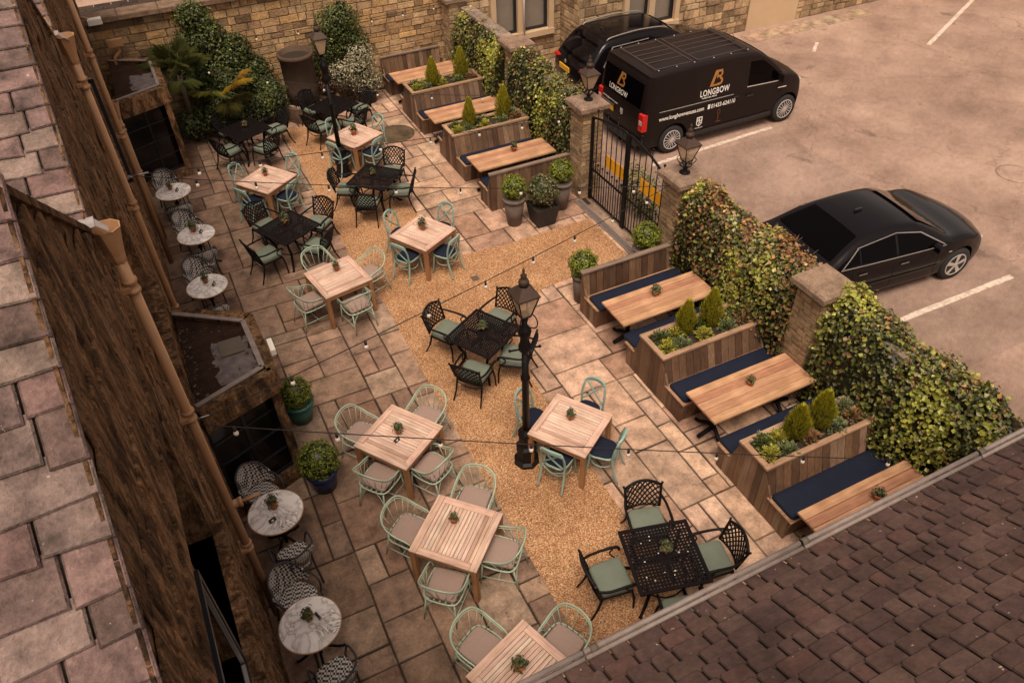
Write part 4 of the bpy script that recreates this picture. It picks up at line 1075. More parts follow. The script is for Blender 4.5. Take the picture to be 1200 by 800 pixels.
# ------------------------------------------------------------------ benches and planters
PL = [(.15, .085, .05), (.21, .13, .08), (.115, .065, .038), (.25, .165, .11), (.18, .105, .06), (.095, .052, .03), (.20, .115, .065)]
RIM = (.42, .27, .17)
def planks(m, a, b, c, d, n, th=.03):
    """upright planks across the quad a-b (bottom) d-c (top)"""
    a, b, c, d = map(Vector, (a, b, c, d)); nn = (b-a).cross(d-a).normalized()
    for i in range(n):
        u0, u1 = i/n, (i+1)/n; g_ = .004/max(.1, (b-a).length)
        P = [a.lerp(b, u0+g_), a.lerp(b, u1-g_), d.lerp(c, u1-g_), d.lerp(c, u0+g_)]; off = nn*rnd.uniform(0, .007)
        k = len(m.v); m.v += [tuple(p+off) for p in P]+[tuple(p-nn*th) for p in P]
        cc = pick(PL, .18)
        for f in ((0, 1, 2, 3), (7, 6, 5, 4), (0, 4, 5, 1), (1, 5, 6, 2), (2, 6, 7, 3), (3, 7, 4, 0)): m.face(tuple(k+q for q in f), cc)
X0_, X1_ = 5.92, 7.88
def bench_end(m, x, prof, y0, y1, w_=.13):
    """end face at x: planks with tops following the profile z(y)"""
    n = max(1, round((y1-y0)/w_))
    for i in range(n):
        a, b = y0+(y1-y0)*i/n+.003, y0+(y1-y0)*(i+1)/n-.003
        za, zb = prof(a), prof(b); off = rnd.uniform(0, .006); cc = pick(PL, .18)
        P = [(a, 0), (b, 0), (b, zb), (a, za)]; k = len(m.v)
        m.v += [(x-off, y, z) for y, z in P]+[(x+.03, y, z) for y, z in P]
        for f in ((3, 2, 1, 0), (4, 5, 6, 7), (0, 1, 5, 4), (1, 2, 6, 5), (2, 3, 7, 6), (3, 0, 4, 7)): m.face(tuple(k+q for q in f), cc)
SEATH = .42
def planter_unit(label, yf, yr1, yr0, yn, seed):
    """yf far edge of far seat, yr1/yr0 rim, yn near edge of the near seat"""
    t = thing('planter_bench', label, 'planter bench', (0, 0, .012), group='timber planters with built in benches')
    ZR = .88
    for Q in (((X0_, yr0-.12, SEATH), (X1_, yr0-.12, SEATH), (X1_, yr0+.02, ZR), (X0_, yr0+.02, ZR)), ((X1_, yr1+.12, SEATH), (X0_, yr1+.12, SEATH), (X0_, yr1-.02, ZR), (X1_, yr1-.02, ZR)),
              ((X0_, yn+.07, 0), (X1_, yn+.07, 0), (X1_, yn, SEATH), (X0_, yn, SEATH)), ((X1_, yf-.07, 0), (X0_, yf-.07, 0), (X0_, yf, SEATH), (X1_, yf, SEATH))):
        m = MB(); planks(m, *Q, 14); m.build('side_boards', 'wood_z', t)
    def prof(y):
        if y < yr0-.12 or y > yr1+.12: return SEATH
        if y < yr0+.02: return SEATH+(ZR-SEATH)*(y-yr0+.12)/.14
        if y > yr1-.02: return SEATH+(ZR-SEATH)*(yr1+.12-y)/.14
        return ZR
    for xe in (X0_, X1_-.03): m = MB(); bench_end(m, xe, prof, yn+.05, yf-.05); m.build('end_boards', 'wood_z', t)
    m = MB(); rw = .085
    m.box(((X0_+X1_)/2, yr0+rw/2, ZR+.02), (X1_-X0_+.06, rw, .04), vary(RIM, .1)); m.box(((X0_+X1_)/2, yr1-rw/2, ZR+.02), (X1_-X0_+.06, rw, .04), vary(RIM, .1)); m.build('rim', 'wood_x', t)
    m = MB(); m.box((X0_+.015, (yr0+yr1)/2, ZR+.02), (rw, yr1-yr0-2*rw-.004, .04), vary(RIM, .1)); m.build('rim_end', 'wood_y', t); m = MB(); m.box((X1_-.015, (yr0+yr1)/2, ZR+.02), (rw, yr1-yr0-2*rw-.004, .04), vary(RIM, .1)); m.build('rim_end', 'wood_y', t)
    m = MB(); m.box(((X0_+X1_)/2, (yr0+yr1)/2, ZR-.06), (X1_-X0_-.1, yr1-yr0-.1, .05)); m.build('soil', 'soil', t)
    m = MB()
    for a, b in ((yn-.01, yr0-.12), (yr1+.12, yf+.01)): m.box(((X0_+X1_)/2-.01, (a+b)/2, SEATH+.012), (X1_-X0_+.03, b-a, .025), vary((.36, .22, .13), .1))
    m.build('seat_board', 'wood_x', t)
def back_bench(label, y, sgn, zt=.89, x0=X0_, x1=X1_, depth=.5):
    """bench with a tall plank back at y; seat on the side sgn"""
    t = thing('high_back_bench', label, 'bench', (0, 0, .012))
    m = MB(); yb = y+sgn*.10
    if sgn < 0:
        planks(m, (x0, y-.16, 0), (x1, y-.16, 0), (x1, y-.05, zt), (x0, y-.05, zt), 14); planks(m, (x1, y, 0), (x0, y, 0), (x0, y, zt), (x1, y, zt), 14)
        planks(m, (x0, y-depth-.12+.06, 0), (x1, y-depth-.12+.06, 0), (x1, y-depth-.12, SEATH), (x0, y-depth-.12, SEATH), 14)
    else:
        planks(m, (x1, y+.16, 0), (x0, y+.16, 0), (x0, y+.05, zt), (x1, y+.05, zt), 14); planks(m, (x0, y, 0), (x1, y, 0), (x1, y, zt), (x0, y, zt), 14)
        planks(m, (x1, y+depth+.06, 0), (x0, y+depth+.06, 0), (x0, y+depth+.12, SEATH), (x1, y+depth+.12, SEATH), 14)
    m.build('back_boards', 'wood_z', t)
    e = y+sgn*(depth+.12)
    def prof(q):
        d = abs(q-y)
        if d < .06: return zt
        if d < .16: return zt-(zt-SEATH)*(d-.06)/.1
        return SEATH
    m = MB(); bench_end(m, x0, prof, min(y, e)+(.04 if sgn < 0 else 0), max(y, e)-(.04 if sgn > 0 else 0), .11); m.build('end_boards', 'wood_z', t)
    m = MB(); m.box(((x0+x1)/2, y+sgn*.028, zt+.017), (x1-x0+.05, .10, .034), (.24, .18, .14)); m.build('top_rail', 'wood_x', t)
    a, b = y+sgn*.16, e; m = MB(); m.box(((x0+x1)/2-.01, (a+b)/2, SEATH+.012), (x1-x0+.03, abs(b-a), .025), vary((.36, .22, .13), .1)); m.build('seat_board', 'wood_x', t)
    return t
planter_unit('timber planter with two seats between the two lower plank tables', 8.05, 7.66, 6.98, 6.36, 1)
planter_unit('timber planter with two seats nearest the slate roof', 5.50, 5.10, 4.50, 3.90, 2)
planter_unit('timber planter with two seats between the upper and middle far tables', 19.32, 18.95, 18.20, 17.62, 3)
planter_unit('timber planter with two seats directly above the plank table by the gate', 16.62, 16.22, 15.55, 14.92, 4)
back_bench('timber bench with tall plank back just below the gate', 9.60, -1)
back_bench('timber bench with tall plank back behind the potted box balls', 13.52, 1)
back_bench('timber bench with tall plank back against the courtyard back wall', 20.92, -1, x0=5.95, x1=7.7)
back_bench('timber bench partly hidden under the slate roof edge', 2.2, 1)
def cushion(name):
    t = thing(name, '', 'cushion'); m = MB(); m.pad((0, 0, 0), 1.92, .44, .07, .05); m.build('pad', 'navy_fabric', t)
    m = MB(); m.tube([(-.93, -.222, .035), (.93, -.222, .035)], .006, 5); m.tube([(-.93, .222, .035), (.93, .222, .035)], .006, 5); m.build('piping', 'navy_fabric', t); register(t); return t
put(cushion, 'bench_cushion', [(6.9, y, .45, 0, 'long navy bench cushion %s' % l, 'long navy bench cushions') for y, l in (
   (9.14, 'on the tall backed bench just below the gate'), (7.98, 'facing the plank table below the gate'), (6.60, 'on the near seat of the lower middle planter'), (5.32, 'on the far seat of the planter nearest the roof'),
   (4.14, 'on the near seat of the planter nearest the roof'), (13.98, 'behind the potted box balls'), (15.14, 'facing the plank table above the gate'), (16.44, 'on the far seat of the planter above the gate'),
   (17.84, 'on the near seat of the farthest planter'), (19.14, 'on the far seat of the farthest planter'), (20.45, 'against the courtyard back wall'))])
DECK = [(.54, .30, .175), (.49, .265, .155), (.58, .33, .195), (.47, .25, .145)]
def plank_table(name):
    t = thing(name, '', 'table'); L, W = 1.94, .73
    m = MB()
    for i in range(5): m.box((0, -W/2+W/5*(i+.5), .735), (L, W/5-.006, .038), vary(DECK[i % 4], .08), ch=.004)
    m.build('plank_top', 'wood_x', t)
    for x in (-.62, .62):
        m = MB(); m.tube([(x, 0, .70), (x, 0, .12)], .04, 8); m.box((x, 0, .70), (.08, .5, .03))
        for s_ in (-1, 1):
            m.tube(smooth_pts([(x, 0, .16), (x-.03, s_*.12, .14), (x-.06, s_*.27, .05), (x-.07, s_*.34, .04)], 4), [.035]*7+[.028]*6, 7)
            m.tube(smooth_pts([(x, 0, .5), (x, s_*.14, .6), (x, s_*.22, .69)], 4), .02, 6)
        m.tube([(x, 0, .14), (x+(-.28 if x < 0 else .28), 0, .05)], [.04, .035], 7)
        m.build('cast_iron_leg', 'black_cast', t)
    register(t); return t
put(plank_table, 'plank_table', [(6.87, y, .012, 0, l, 'long plank tables between the benches') for y, l in (
   (8.49, 'long reddish plank table below the gate'), (5.99, 'long reddish plank table in the middle of the lower row'), (3.50, 'long reddish plank table half hidden by the slate roof'),
   (14.42, 'long plank table just above the potted box balls'), (17.08, 'long plank table between the two upper planters'), (19.74, 'long plank table farthest away near the back wall'))])
# conifers and bedding
def conifer(x, y, z, h, r_, label, seed):
    r = random.Random(seed); t = thing('dwarf_conifer', label, 'conifer', (x, y, z), group='golden dwarf conifers in the planters'); m = MB()
    m.lathe([(r_*.6, .02), (r_*.62, h*.3), (r_*.35, h*.7), (.005, h*.93)], 9, col=(.05, .055, .012))
    for i in range(2400):
        v = r.random()**.8; a = r.uniform(0, 2*PI)
        rr = r_*(math.sin(PI*min(1, (v*.86+.14)))**.75 if v < .5 else (1-v)**.72*1.45)*r.uniform(.72, 1.05)*(1+.12*math.sin(a*4+v*9))
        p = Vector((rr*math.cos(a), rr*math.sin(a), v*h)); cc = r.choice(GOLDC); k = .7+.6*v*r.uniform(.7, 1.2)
        n_ = Vector((math.cos(a)*.9, math.sin(a)*.9, .3)); b = len(m.v); up = Vector((math.cos(a)*.25, math.sin(a)*.25, 1)).normalized(); s = n_.cross(up).normalized()
        L_ = r.uniform(.05, .085); s = (s*math.cos(r.uniform(-1, 1))+n_*math.sin(r.uniform(-1, 1))).normalized()
        m.v += [tuple(p-s*.010), tuple(p+s*.010), tuple(p+up*L_+n_*.01)]; m.face((b, b+1, b+2), tuple(q*k for q in cc))
    m.build('foliage', 'leaf', t); m = MB(); m.tube([(0, 0, -.05), (0, 0, h*.4)], .02, 6); m.build('trunk', 'bark', t)
for i, (x, y, h, r_, l) in enumerate(((6.62, 7.42, .50, .125, 'golden conifer at the left of the lower middle planter'), (7.10, 7.40, .56, .135, 'broader golden conifer at the right of the lower middle planter'),
   (6.66, 4.84, .48, .14, 'golden conifer at the left of the planter nearest the roof'), (7.10, 4.84, .54, .145, 'tall golden conifer at the right of the planter nearest the roof'),
   (6.50, 15.92, .54, .125, 'slim golden conifer at the left of the planter above the gate'), (7.42, 15.98, .60, .15, 'golden conifer at the right of the planter above the gate'),
   (6.62, 18.58, .54, .135, 'slim golden conifer at the left of the farthest planter'), (7.46, 18.66, .60, .15, 'golden conifer at the right of the farthest planter'))):
    conifer(x, y, .86, h*1.3, r_*1.22, l, 70+i)
def bedding(x, y, z, kind, label, seed):
    r = random.Random(seed); t = thing('bedding_plant', label, 'plant', (x, y, z), group='low bedding plants in the timber planters'); m = MB()
    cols = {'lime': [(.38, .36, .04), (.26, .28, .03), (.46, .40, .06)], 'silver': [(.17, .21, .09), (.13, .16, .06)], 'green': [(.10, .14, .03), (.07, .10, .025)], 'rust': [(.30, .15, .06), (.20, .16, .05), (.36, .20, .11)]}[kind]
    n = 190
    for i in range(n):
        a = r.uniform(0, 2*PI); el = r.uniform(.1, 1.35); L_ = r.uniform(.03, .085)
        d = Vector((math.cos(a)*math.cos(el), math.sin(a)*math.cos(el), math.sin(el))); p = d*r.uniform(.03, .16)
        s = d.cross(Vector((0, 0, 1))).normalized()*L_*.24; b = len(m.v); tip = p+d*L_
        m.v += [tuple(p), tuple(p+d*L_*.5+s), tuple(tip-Vector((0, 0, .012))), tuple(p+d*L_*.5-s)]
        cc = vary(r.choice(cols), .25); m.face((b, b+1, b+2), cc); m.face((b, b+2, b+3), tuple(q*.85 for q in cc))
    m.build('leaves', 'leaf', t); m = MB(); m.tube([(0, 0, -.05), (0, 0, .04)], .012, 5); m.build('stem', 'bark', t)
NM = {'lime': 'lime yellow', 'silver': 'silvery', 'green': 'dark green', 'rust': 'rusty orange'}
for pi, (yc, nm) in enumerate(((7.30, 'lower middle planter'), (4.80, 'planter nearest the roof'), (15.88, 'planter above the gate'), (18.57, 'farthest planter'))):
    seq = [(6.12, -.10, 'lime'), (6.17, .14, 'green'), (6.38, -.14, 'silver'), (6.42, .10, 'lime'), (6.83, -.10, 'rust' if pi == 1 else 'lime'), (6.86, .12, 'green'), (7.30, -.12, 'silver'), (7.34, .12, 'lime'), (7.66, -.08, 'rust'), (7.68, .13, 'silver')]
    for k, (x, dy, kd) in enumerate(seq):
        bedding(x, yc+dy, .86, kd, 'low %s bedding plant, %s of ten along the %s' % (NM[kd], ['first', 'second', 'third', 'fourth', 'fifth', 'sixth', 'seventh', 'eighth', 'ninth', 'tenth'][k], nm), 200+pi*20+k)

# ------------------------------------------------------------------ pillars, boundary walls, ivy
BRK = [(.42, .29, .175), (.38, .26, .15), (.46, .33, .20), (.33, .22, .13), (.40, .27, .16), (.44, .30, .17)]
def pillar(x, y, label, zt=2.22, s=.50, seed=1):
    t = thing('gate_pillar', label, 'pillar', (x, y, 0)); h = s/2
    m = MB()
    for org, ud, nd in (((-h, -h, 0), (1, 0, 0), (0, -1, 0)), ((h, -h, 0), (0, 1, 0), (1, 0, 0)), ((h, h, 0), (-1, 0, 0), (0, 1, 0)), ((-h, h, 0), (0, -1, 0), (-1, 0, 0))):
        wall_blocks(m, org, ud, nd, s, zt-.12, .105, .27, BRK, seed=seed, proud=(.004, .012), ch=.008, zj=.05); seed += 1
    m.build('brickwork', 'brickstone', t)
    m = MB(); m.box((0, 0, (zt-.13)/2), (s-.004, s-.004, zt-.13), (.34, .25, .17)); m.build('mortar', 'brickstone', t)
    m = MB(); c = vary((.31, .215, .15), .08); m.box((0, 0, zt-.05), (.70, .70, .12), c, ch=.035); m.build('cap', 'coping', t); return t
PX = 8.14
pillar(PX, 13.28, 'sandstone brick pillar with lantern on the far side of the gate', seed=11)
pillar(PX, 9.82, 'sandstone brick pillar with lantern on the near side of the gate', seed=21)
pillar(PX-.03, 6.22, 'brick pillar with square cap half wrapped in ivy beside the parked saloon', seed=31)
pillar(PX+.18, 17.02, 'brick pillar with cap between the two upper ivy hedges', seed=41)
pillar(PX-.02, 20.55, 'brick pillar at the far corner by the tall building window', zt=2.35, seed=51)
def bwall(y0, y1, label, x=8.32, h=1.85, seed=1):
    t = thing('boundary_wall', label, 'wall')
    m = MB(); wall_blocks(m, (x-.13, y1, 0), (0, -1, 0), (-1, 0, 0), y1-y0, h, .12, .28, BRK, seed=seed, proud=(.004, .012), ch=.008, zj=.1)
    wall_blocks(m, (x+.13, y0, 0), (0, 1, 0), (1, 0, 0), y1-y0, h, .12, .28, BRK, seed=seed+1, proud=(.004, .012), ch=.008, zj=.1); m.build('brickwork', 'brickstone', t)
    m = MB(); m.box((x, (y0+y1)/2, h/2), (.255, y1-y0, h), (.32, .23, .15)); m.build('mortar', 'brickstone', t)
    m = MB(); n = max(1, int((y1-y0)/.7))
    for i in range(n): m.box((x, y0+(y1-y0)*(i+.5)/n, h+.045), (.36, (y1-y0)/n-.01, .09), vary((.30, .23, .18), .15), ch=.02)
    m.build('coping', 'coping', t); return t
bwall(6.48, 9.56, 'brick boundary wall under ivy between gate and capped pillar', seed=3)
bwall(-2, 5.96, 'brick boundary wall under ivy running behind the slate roof', seed=5)
bwall(13.54, 16.76, 'brick boundary wall under ivy beside the parked van', x=8.4, seed=7)
bwall(17.28, 20.29, 'brick boundary wall with bare stone coping at the far end', x=8.4, h=2.0, seed=9)
def ivy_hedge(y0, y1, label, n, seed, xc=8.30, hw=.42, h=2.0, foot=.0, brown=.12, face_only=False, zlow=0):
    """ivy mantle over the wall: leaves on near face, top and far face"""
    r = random.Random(seed); t = thing('ivy_hedge', label, 'hedge')
    m = MB()
    def prof(y, s):
        """s 0..1 round the section from the foot of the near face over the top to the far foot"""
        b = 1+.16*math.sin(y*2.3+seed)+.10*math.sin(y*5.1+seed*2)+.07*math.sin(y*11)
        w_ = hw*b; hh = h+.07*math.sin(y*3.1+seed)+.05*math.sin(y*7.7); P = [(-w_*1.02-foot, zlow), (-w_*1.12-foot*.7, hh*.45), (-w_*.95, hh*.8), (-w_*.55, hh*.98), (0, hh*1.04), (w_*.5, hh), (w_*.8, hh*.8), (w_*.75, hh*.4), (w_*.6, 0)]
        q = s*(len(P)-1); i = min(int(q), len(P)-2); f_ = q-i; a, c = P[i], P[i+1]
        nx, nz = -(c[1]-a[1]), (c[0]-a[0]); l = math.hypot(nx, nz)
        return xc+a[0]+(c[0]-a[0])*f_, a[1]+(c[1]-a[1])*f_, nx/l, nz/l
    # dark body behind the leaves
    ny = int((y1-y0)/.25)+2; ns = 17
    for i in range(ny):
        y = y0+(y1-y0)*i/(ny-1)
        for j in range(ns):
            x, z, nx, nz = prof(y, j/(ns-1)); d = .07; m.v.append((x-nx*d, y, max(0, z-nz*d)))
    for i in range(ny-1):
        for j in range(ns-1): m.face((i*ns+j, i*ns+j+1, (i+1)*ns+j+1, (i+1)*ns+j), (.018, .022, .009))
    m.face(tuple(range(ns)), (.02, .025, .01)); m.face(tuple((ny-1)*ns+j for j in reversed(range(ns))), (.02, .025, .01))
    for i in range(n):
        y = r.uniform(y0-.05, y1+.05); s = r.random() if r.random() < .35 else r.random()*.7
        if face_only and r.random() < .4: s = r.random()*.45
        x, z, nx, nz = prof(y, s)
        patch = math.sin(y*2.9+seed)+math.sin(s*9+y*1.7)+math.sin(y*6.1-s*14)*.7
        d = r.gauss(.0, .045)+.035*patch
        c = r.choice(IVY)
        if patch > .6: c = r.choice(((.23, .235, .04), (.29, .285, .055), (.165, .18, .035)))
        br = brown*(2.2 if s > .45 else 1.0)*(1.5 if patch < -.2 else .6)
        if r.random() < br: c = r.choice(((.26, .13, .05), (.22, .10, .05), (.34, .22, .09), (.20, .15, .08), (.40, .20, .06)))
        if r.random() < .03: c = (.42, .40, .2)
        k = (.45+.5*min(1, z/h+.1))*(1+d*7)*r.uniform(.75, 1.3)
        nn = Vector((nx+r.gauss(0, .5), r.gauss(0, .5), nz+r.gauss(0, .4)+.3))
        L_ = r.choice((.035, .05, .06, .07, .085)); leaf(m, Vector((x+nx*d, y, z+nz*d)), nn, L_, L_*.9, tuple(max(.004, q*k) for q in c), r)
    for i in range(int((y1-y0)*9)):
        y = r.uniform(y0, y1); x, z, nx, nz = prof(y, r.uniform(.45, .62)); p = Vector((x, y, z)); q = p+Vector((r.uniform(-.05, .12), r.uniform(-.1, .1), r.uniform(.08, .2)))
        m.tube([p, (p+q)/2+Vector((r.uniform(-.03, .03), r.uniform(-.03, .03), .02)), q], [.004, .003, .002], 4, col=(.3, .2, .12))
    m.build('ivy_leaves', 'leaf', t); return t
ivy_hedge(6.45, 9.5, 'mixed green and rusty ivy hedge between the gate pillar and capped pillar', 14500, 4, brown=.30)
ivy_hedge(-.5, 5.92, 'bright green ivy hedge from capped pillar down to the slate roof', 21000, 9, h=2.02, brown=.08)
ivy_hedge(13.6, 16.75, 'variegated ivy hedge between gate pillar and upper pillar beside the van', 9500, 14, xc=8.34, hw=.40, h=1.98, brown=.1)
ivy_hedge(17.2, 20.1, 'ivy hedge hanging over the wall at the far planters', 7500, 19, xc=8.28, hw=.36, h=1.95, brown=.1, face_only=True)
def blossoms(x, y, z, n, sp, label, seed):
    r = random.Random(seed); t = thing('white_flowers', label, 'flowers', (x, y, z)); m = MB()
    for i in range(n):
        p = Vector((r.gauss(0, sp[0]), r.gauss(0, sp[1]), r.gauss(0, sp[2]))); m.lathe([(.004, -.01), (.022, .0), (.018, .012), (.004, .016)], 6, tuple(p))
    m.build('petals', 'flower_white', t); m = MB()
    clump(m, (0, 0, 0), (sp[0]*2, sp[1]*2, sp[2]*1.7), 160, .05, IVY, r); m.build('leaves', 'leaf', t)
blossoms(7.86, 4.25, .80, 26, (.05, .15, .16), 'spray of small white flowers beside the planter nearest the roof', 3)
blossoms(7.93, 7.95, .80, 8, (.03, .16, .08), 'few white blooms hanging over the end of the plank table below the gate', 4)

# ------------------------------------------------------------------ gate
GX = 8.10
def gate_leaf(yh, ye, label, zf):
    """hinge y, end y; zf(y) top line"""
    t = thing('iron_gate', label, 'gate', (GX, 0, 0)); s = 1 if ye > yh else -1; L = abs(ye-yh)
    m = MB(); m.box((0, yh, zf(yh)/2+.02), (.055, .055, zf(yh)-.04)); m.box((0, ye, zf(ye)/2+.02), (.055, .055, zf(ye)-.04))
    m.box((0, (yh+ye)/2, .10), (.022, L-.05, .045)); m.box((0, (yh+ye)/2, .80), (.022, L-.05, .045))
    m.tube([(0, yh+(ye-yh)*i/12, zf(yh+(ye-yh)*i/12)) for i in range(13)], .026, 6); m.build('frame', 'black_metal', t)
    n = 7; bars = MB()
    for i in range(1, n):
        y = yh+(ye-yh)*i/n; b = MB(); zt = zf(y)+(.16 if i % 2 else .0); b.tube([(0, y, .11), (0, y, zt)], .012, 6)
        if i % 2: b.lathe([(.004, -.028), (.028, -.01), (.028, .012), (.004, .03)], 8, (0, y, zt+.02))
        b.build('bar', 'black_metal', t)
    for i in range(n):
        y = yh+(ye-yh)*(i+.5)/n; b = MB(); b.tube([(0, y, .11), (0, y, .98)], .010, 6); b.lathe([(.004, -.028), (.026, -.01), (.026, .012), (.004, .03)], 8, (0, y, 1.0)); b.build('short_bar', 'black_metal', t)
    return t
zl = lambda y: 1.98+.30*max(0, min(1, (12.66-y)/1.1))**1.4
zr_ = lambda y: 2.28-.0*y-.38*max(0, min(1, (11.45-y)/.95))**1.2
gate_leaf(12.95, 11.62, 'left leaf of the black iron gate', lambda y: 1.98+.22*math.sin(PI/2*max(0, min(1, (12.95-y)/1.33))))
gate_leaf(10.16, 11.56, 'right leaf of the black iron gate', lambda y: 1.86+.34*math.sin(PI/2*max(0, min(1, (y-10.16)/1.4))))
for y, z, wd, lab in ((12.08, 1.22, .72, 'yellow sign panel fixed behind the left gate leaf'), (10.72, 1.33, .80, 'yellow sign panel fixed behind the right gate leaf')):
    t = thing('sign_panel', lab, 'sign', (GX+.035, y, z)); m = MB(); m.box((0, 0, 0), (.008, wd, .28)); m.build('panel', 'sign_yellow', t)
    m = MB()
    for k in (-1, 1): m.box((0, k*(wd/2-.03), 0), (.014, .02, .02))
    m.build('fixing', 'black_metal', t)
t = thing('gate_shrub', 'small green shrub growing behind the gate leaves', 'shrub', (8.75, 11.9, 0)); m = MB(); r_ = random.Random(5)
clump(m, (0, 0, .55), (.28, .75, .6), 1400, .06, IVY+[(.2, .22, .05)], r_); m.build('foliage', 'leaf', t); m = MB(); m.tube([(0, 0, 0), (0, 0, .5)], .03, 6); m.build('stem', 'bark', t)

# ------------------------------------------------------------------ lanterns
def lantern(t, z0, s=1.0, mat='black_metal', ws=1.0):
    """four sided tapered lantern; z0 bottom of the cage. parts go on t"""
    b, w_, h = .085*s*ws, .19*s*ws, .34*s
    cg = MB(); q = [(-1, -1), (1, -1), (1, 1), (-1, 1)]
    for i, (x, y) in enumerate(q):
        x2, y2 = q[(i+1) % 4]
        cg.tube([(x*b, y*b, z0), (x*w_, y*w_, z0+h)], .010*s, 5); cg.tube([(x*b, y*b, z0), (x2*b, y2*b, z0)], .011*s, 5); cg.tube([(x*w_, y*w_, z0+h), (x2*w_, y2*w_, z0+h)], .014*s, 5)
    cg.box((0, 0, z0-.005), (b*2, b*2, .02)); c = cg.build('lantern_cage', mat, t)
    for i, (x, y) in enumerate(q):
        x2, y2 = q[(i+1) % 4]; p = MB(); k = .96
        p.poly([(x*b*k, y*b*k, z0+.01), (x2*b*k, y2*b*k, z0+.01), (x2*w_*k, y2*w_*k, z0+h-.01), (x*w_*k, y*w_*k, z0+h-.01)]); p.build('glass', 'lantern_glass', c)
    rf = MB(); rf.lathe([(w_*1.41*1.12, z0+h), (w_*1.41*1.10, z0+h+.02), (w_*.62, z0+h+.13*s), (w_*.5, z0+h+.14*s)], 4, rot=PI/4, sm=False)
    rf.lathe([(w_*.42, z0+h+.13*s), (w_*.46, z0+h+.18*s), (w_*.50, z0+h+.20*s), (w_*.40, z0+h+.235*s), (w_*.22, z0+h+.25*s), (w_*.26, z0+h+.275*s), (w_*.30, z0+h+.30*s), (w_*.12, z0+h+.33*s), (w_*.10, z0+h+.35*s), (w_*.14, z0+h+.375*s), (.004, z0+h+.42*s)], 14)
    rf.build('lantern_roof', 'lantern_metal', t)
plain('lantern_metal', (.06, .038, .028), .55, .1, 12, .35, .1, spec=.3)
def lamp_post(x, y, label):
    t = thing('lamp_post', label, 'lamp post', (x, y, .012))
    m = MB(); m.lathe([(.20, 0), (.20, .06), (.15, .09), (.15, .30), (.165, .32), (.165, .36), (.12, .40), (.12, .62), (.135, .64), (.125, .68), (.075, .74)], 8, sm=False); m.build('base', 'black_metal', t)
    m = MB(); m.lathe([(.056, .72), (.050, 1.75), (.068, 1.77), (.068, 1.81), (.050, 1.83), (.045, 2.30)], 14); m.build('column', 'black_metal', t)
    m = MB(); m.lathe([(.052, 2.28), (.085, 2.33), (.09, 2.40), (.065, 2.46), (.06, 2.55), (.085, 2.60), (.095, 2.66), (.07, 2.72), (.04, 2.76), (.035, 2.90)], 14); m.build('collar', 'black_metal', t)
    m = MB(); m.tube([(-.20, .05, 2.34), (.20, -.05, 2.34)], .014, 6)
    for k in (-1, 1): m.lathe([(.004, -.03), (.026, 0), (.004, .03)], 8, (k*.2, -k*.05, 2.34))
    m.build('ladder_bar', 'black_metal', t)
    for k in range(4):
        a = R(45+90*k); m = MB(); P = []
        for i in range(15):
            u = i/14; rr = .05+.13*math.sin(u*PI*.9); P.append((rr*math.cos(a), rr*math.sin(a), 2.74+.19*u-.05*math.sin(u*PI*1.6)))
        m.tube(P, .009, 5); m.build('scroll', 'black_metal', t)
    lantern(t, 2.93, 1.0, ws=.76); return t
lamp_post(3.38, 6.84, 'tall black Victorian lamp post standing on gravel in the foreground')
lamp_post(3.47, 16.72, 'tall black Victorian lamp post farther back on the rear gravel')
for x, y, lab in ((8.16, 13.28, 'glass lantern on the pillar nearest the van'), (8.14, 9.82, 'glass lantern on the pillar at the near side of the gate')):
    t = thing('pillar_lantern', lab, 'lantern', (x, y, 2.23)); m = MB(); m.lathe([(.10, 0), (.10, .02), (.03, .05), (.045, .09), (.02, .13), (.02, .24)], 12); m.build('stand', 'black_metal', t)
    m = MB(); m.tube(arc((0, 0), .17, 0, 345, 18, .27), .008, 5, True); m.tube(arc((0, 0), .10, 0, 345, 14, .16), .008, 5, True)
    for k in range(4): a = R(90*k); m.tube([(.03*math.cos(a), .03*math.sin(a), .1), (.12*math.cos(a), .12*math.sin(a), .17), (.17*math.cos(a), .17*math.sin(a), .27)], .007, 5)
    m.build('scroll_ring', 'black_metal', t); lantern(t, .25, .92, ws=.88)
t = thing('post_ball', 'dark round vent ball fixed high on the courtyard back wall', 'vent', (5.05, 20.8, 2.45)); m = MB(); m.lathe([(.004, -.17), (.1, -.14), (.15, 0), (.1, .14), (.004, .17)], 16); m.lathe([(.06, -.4), (.06, -.1)], 10); m.build('globe', 'black_metal', t); m = MB(); m.box((0, .14, -.3), (.12, .2, .06)); m.build('bracket', 'black_metal', t)

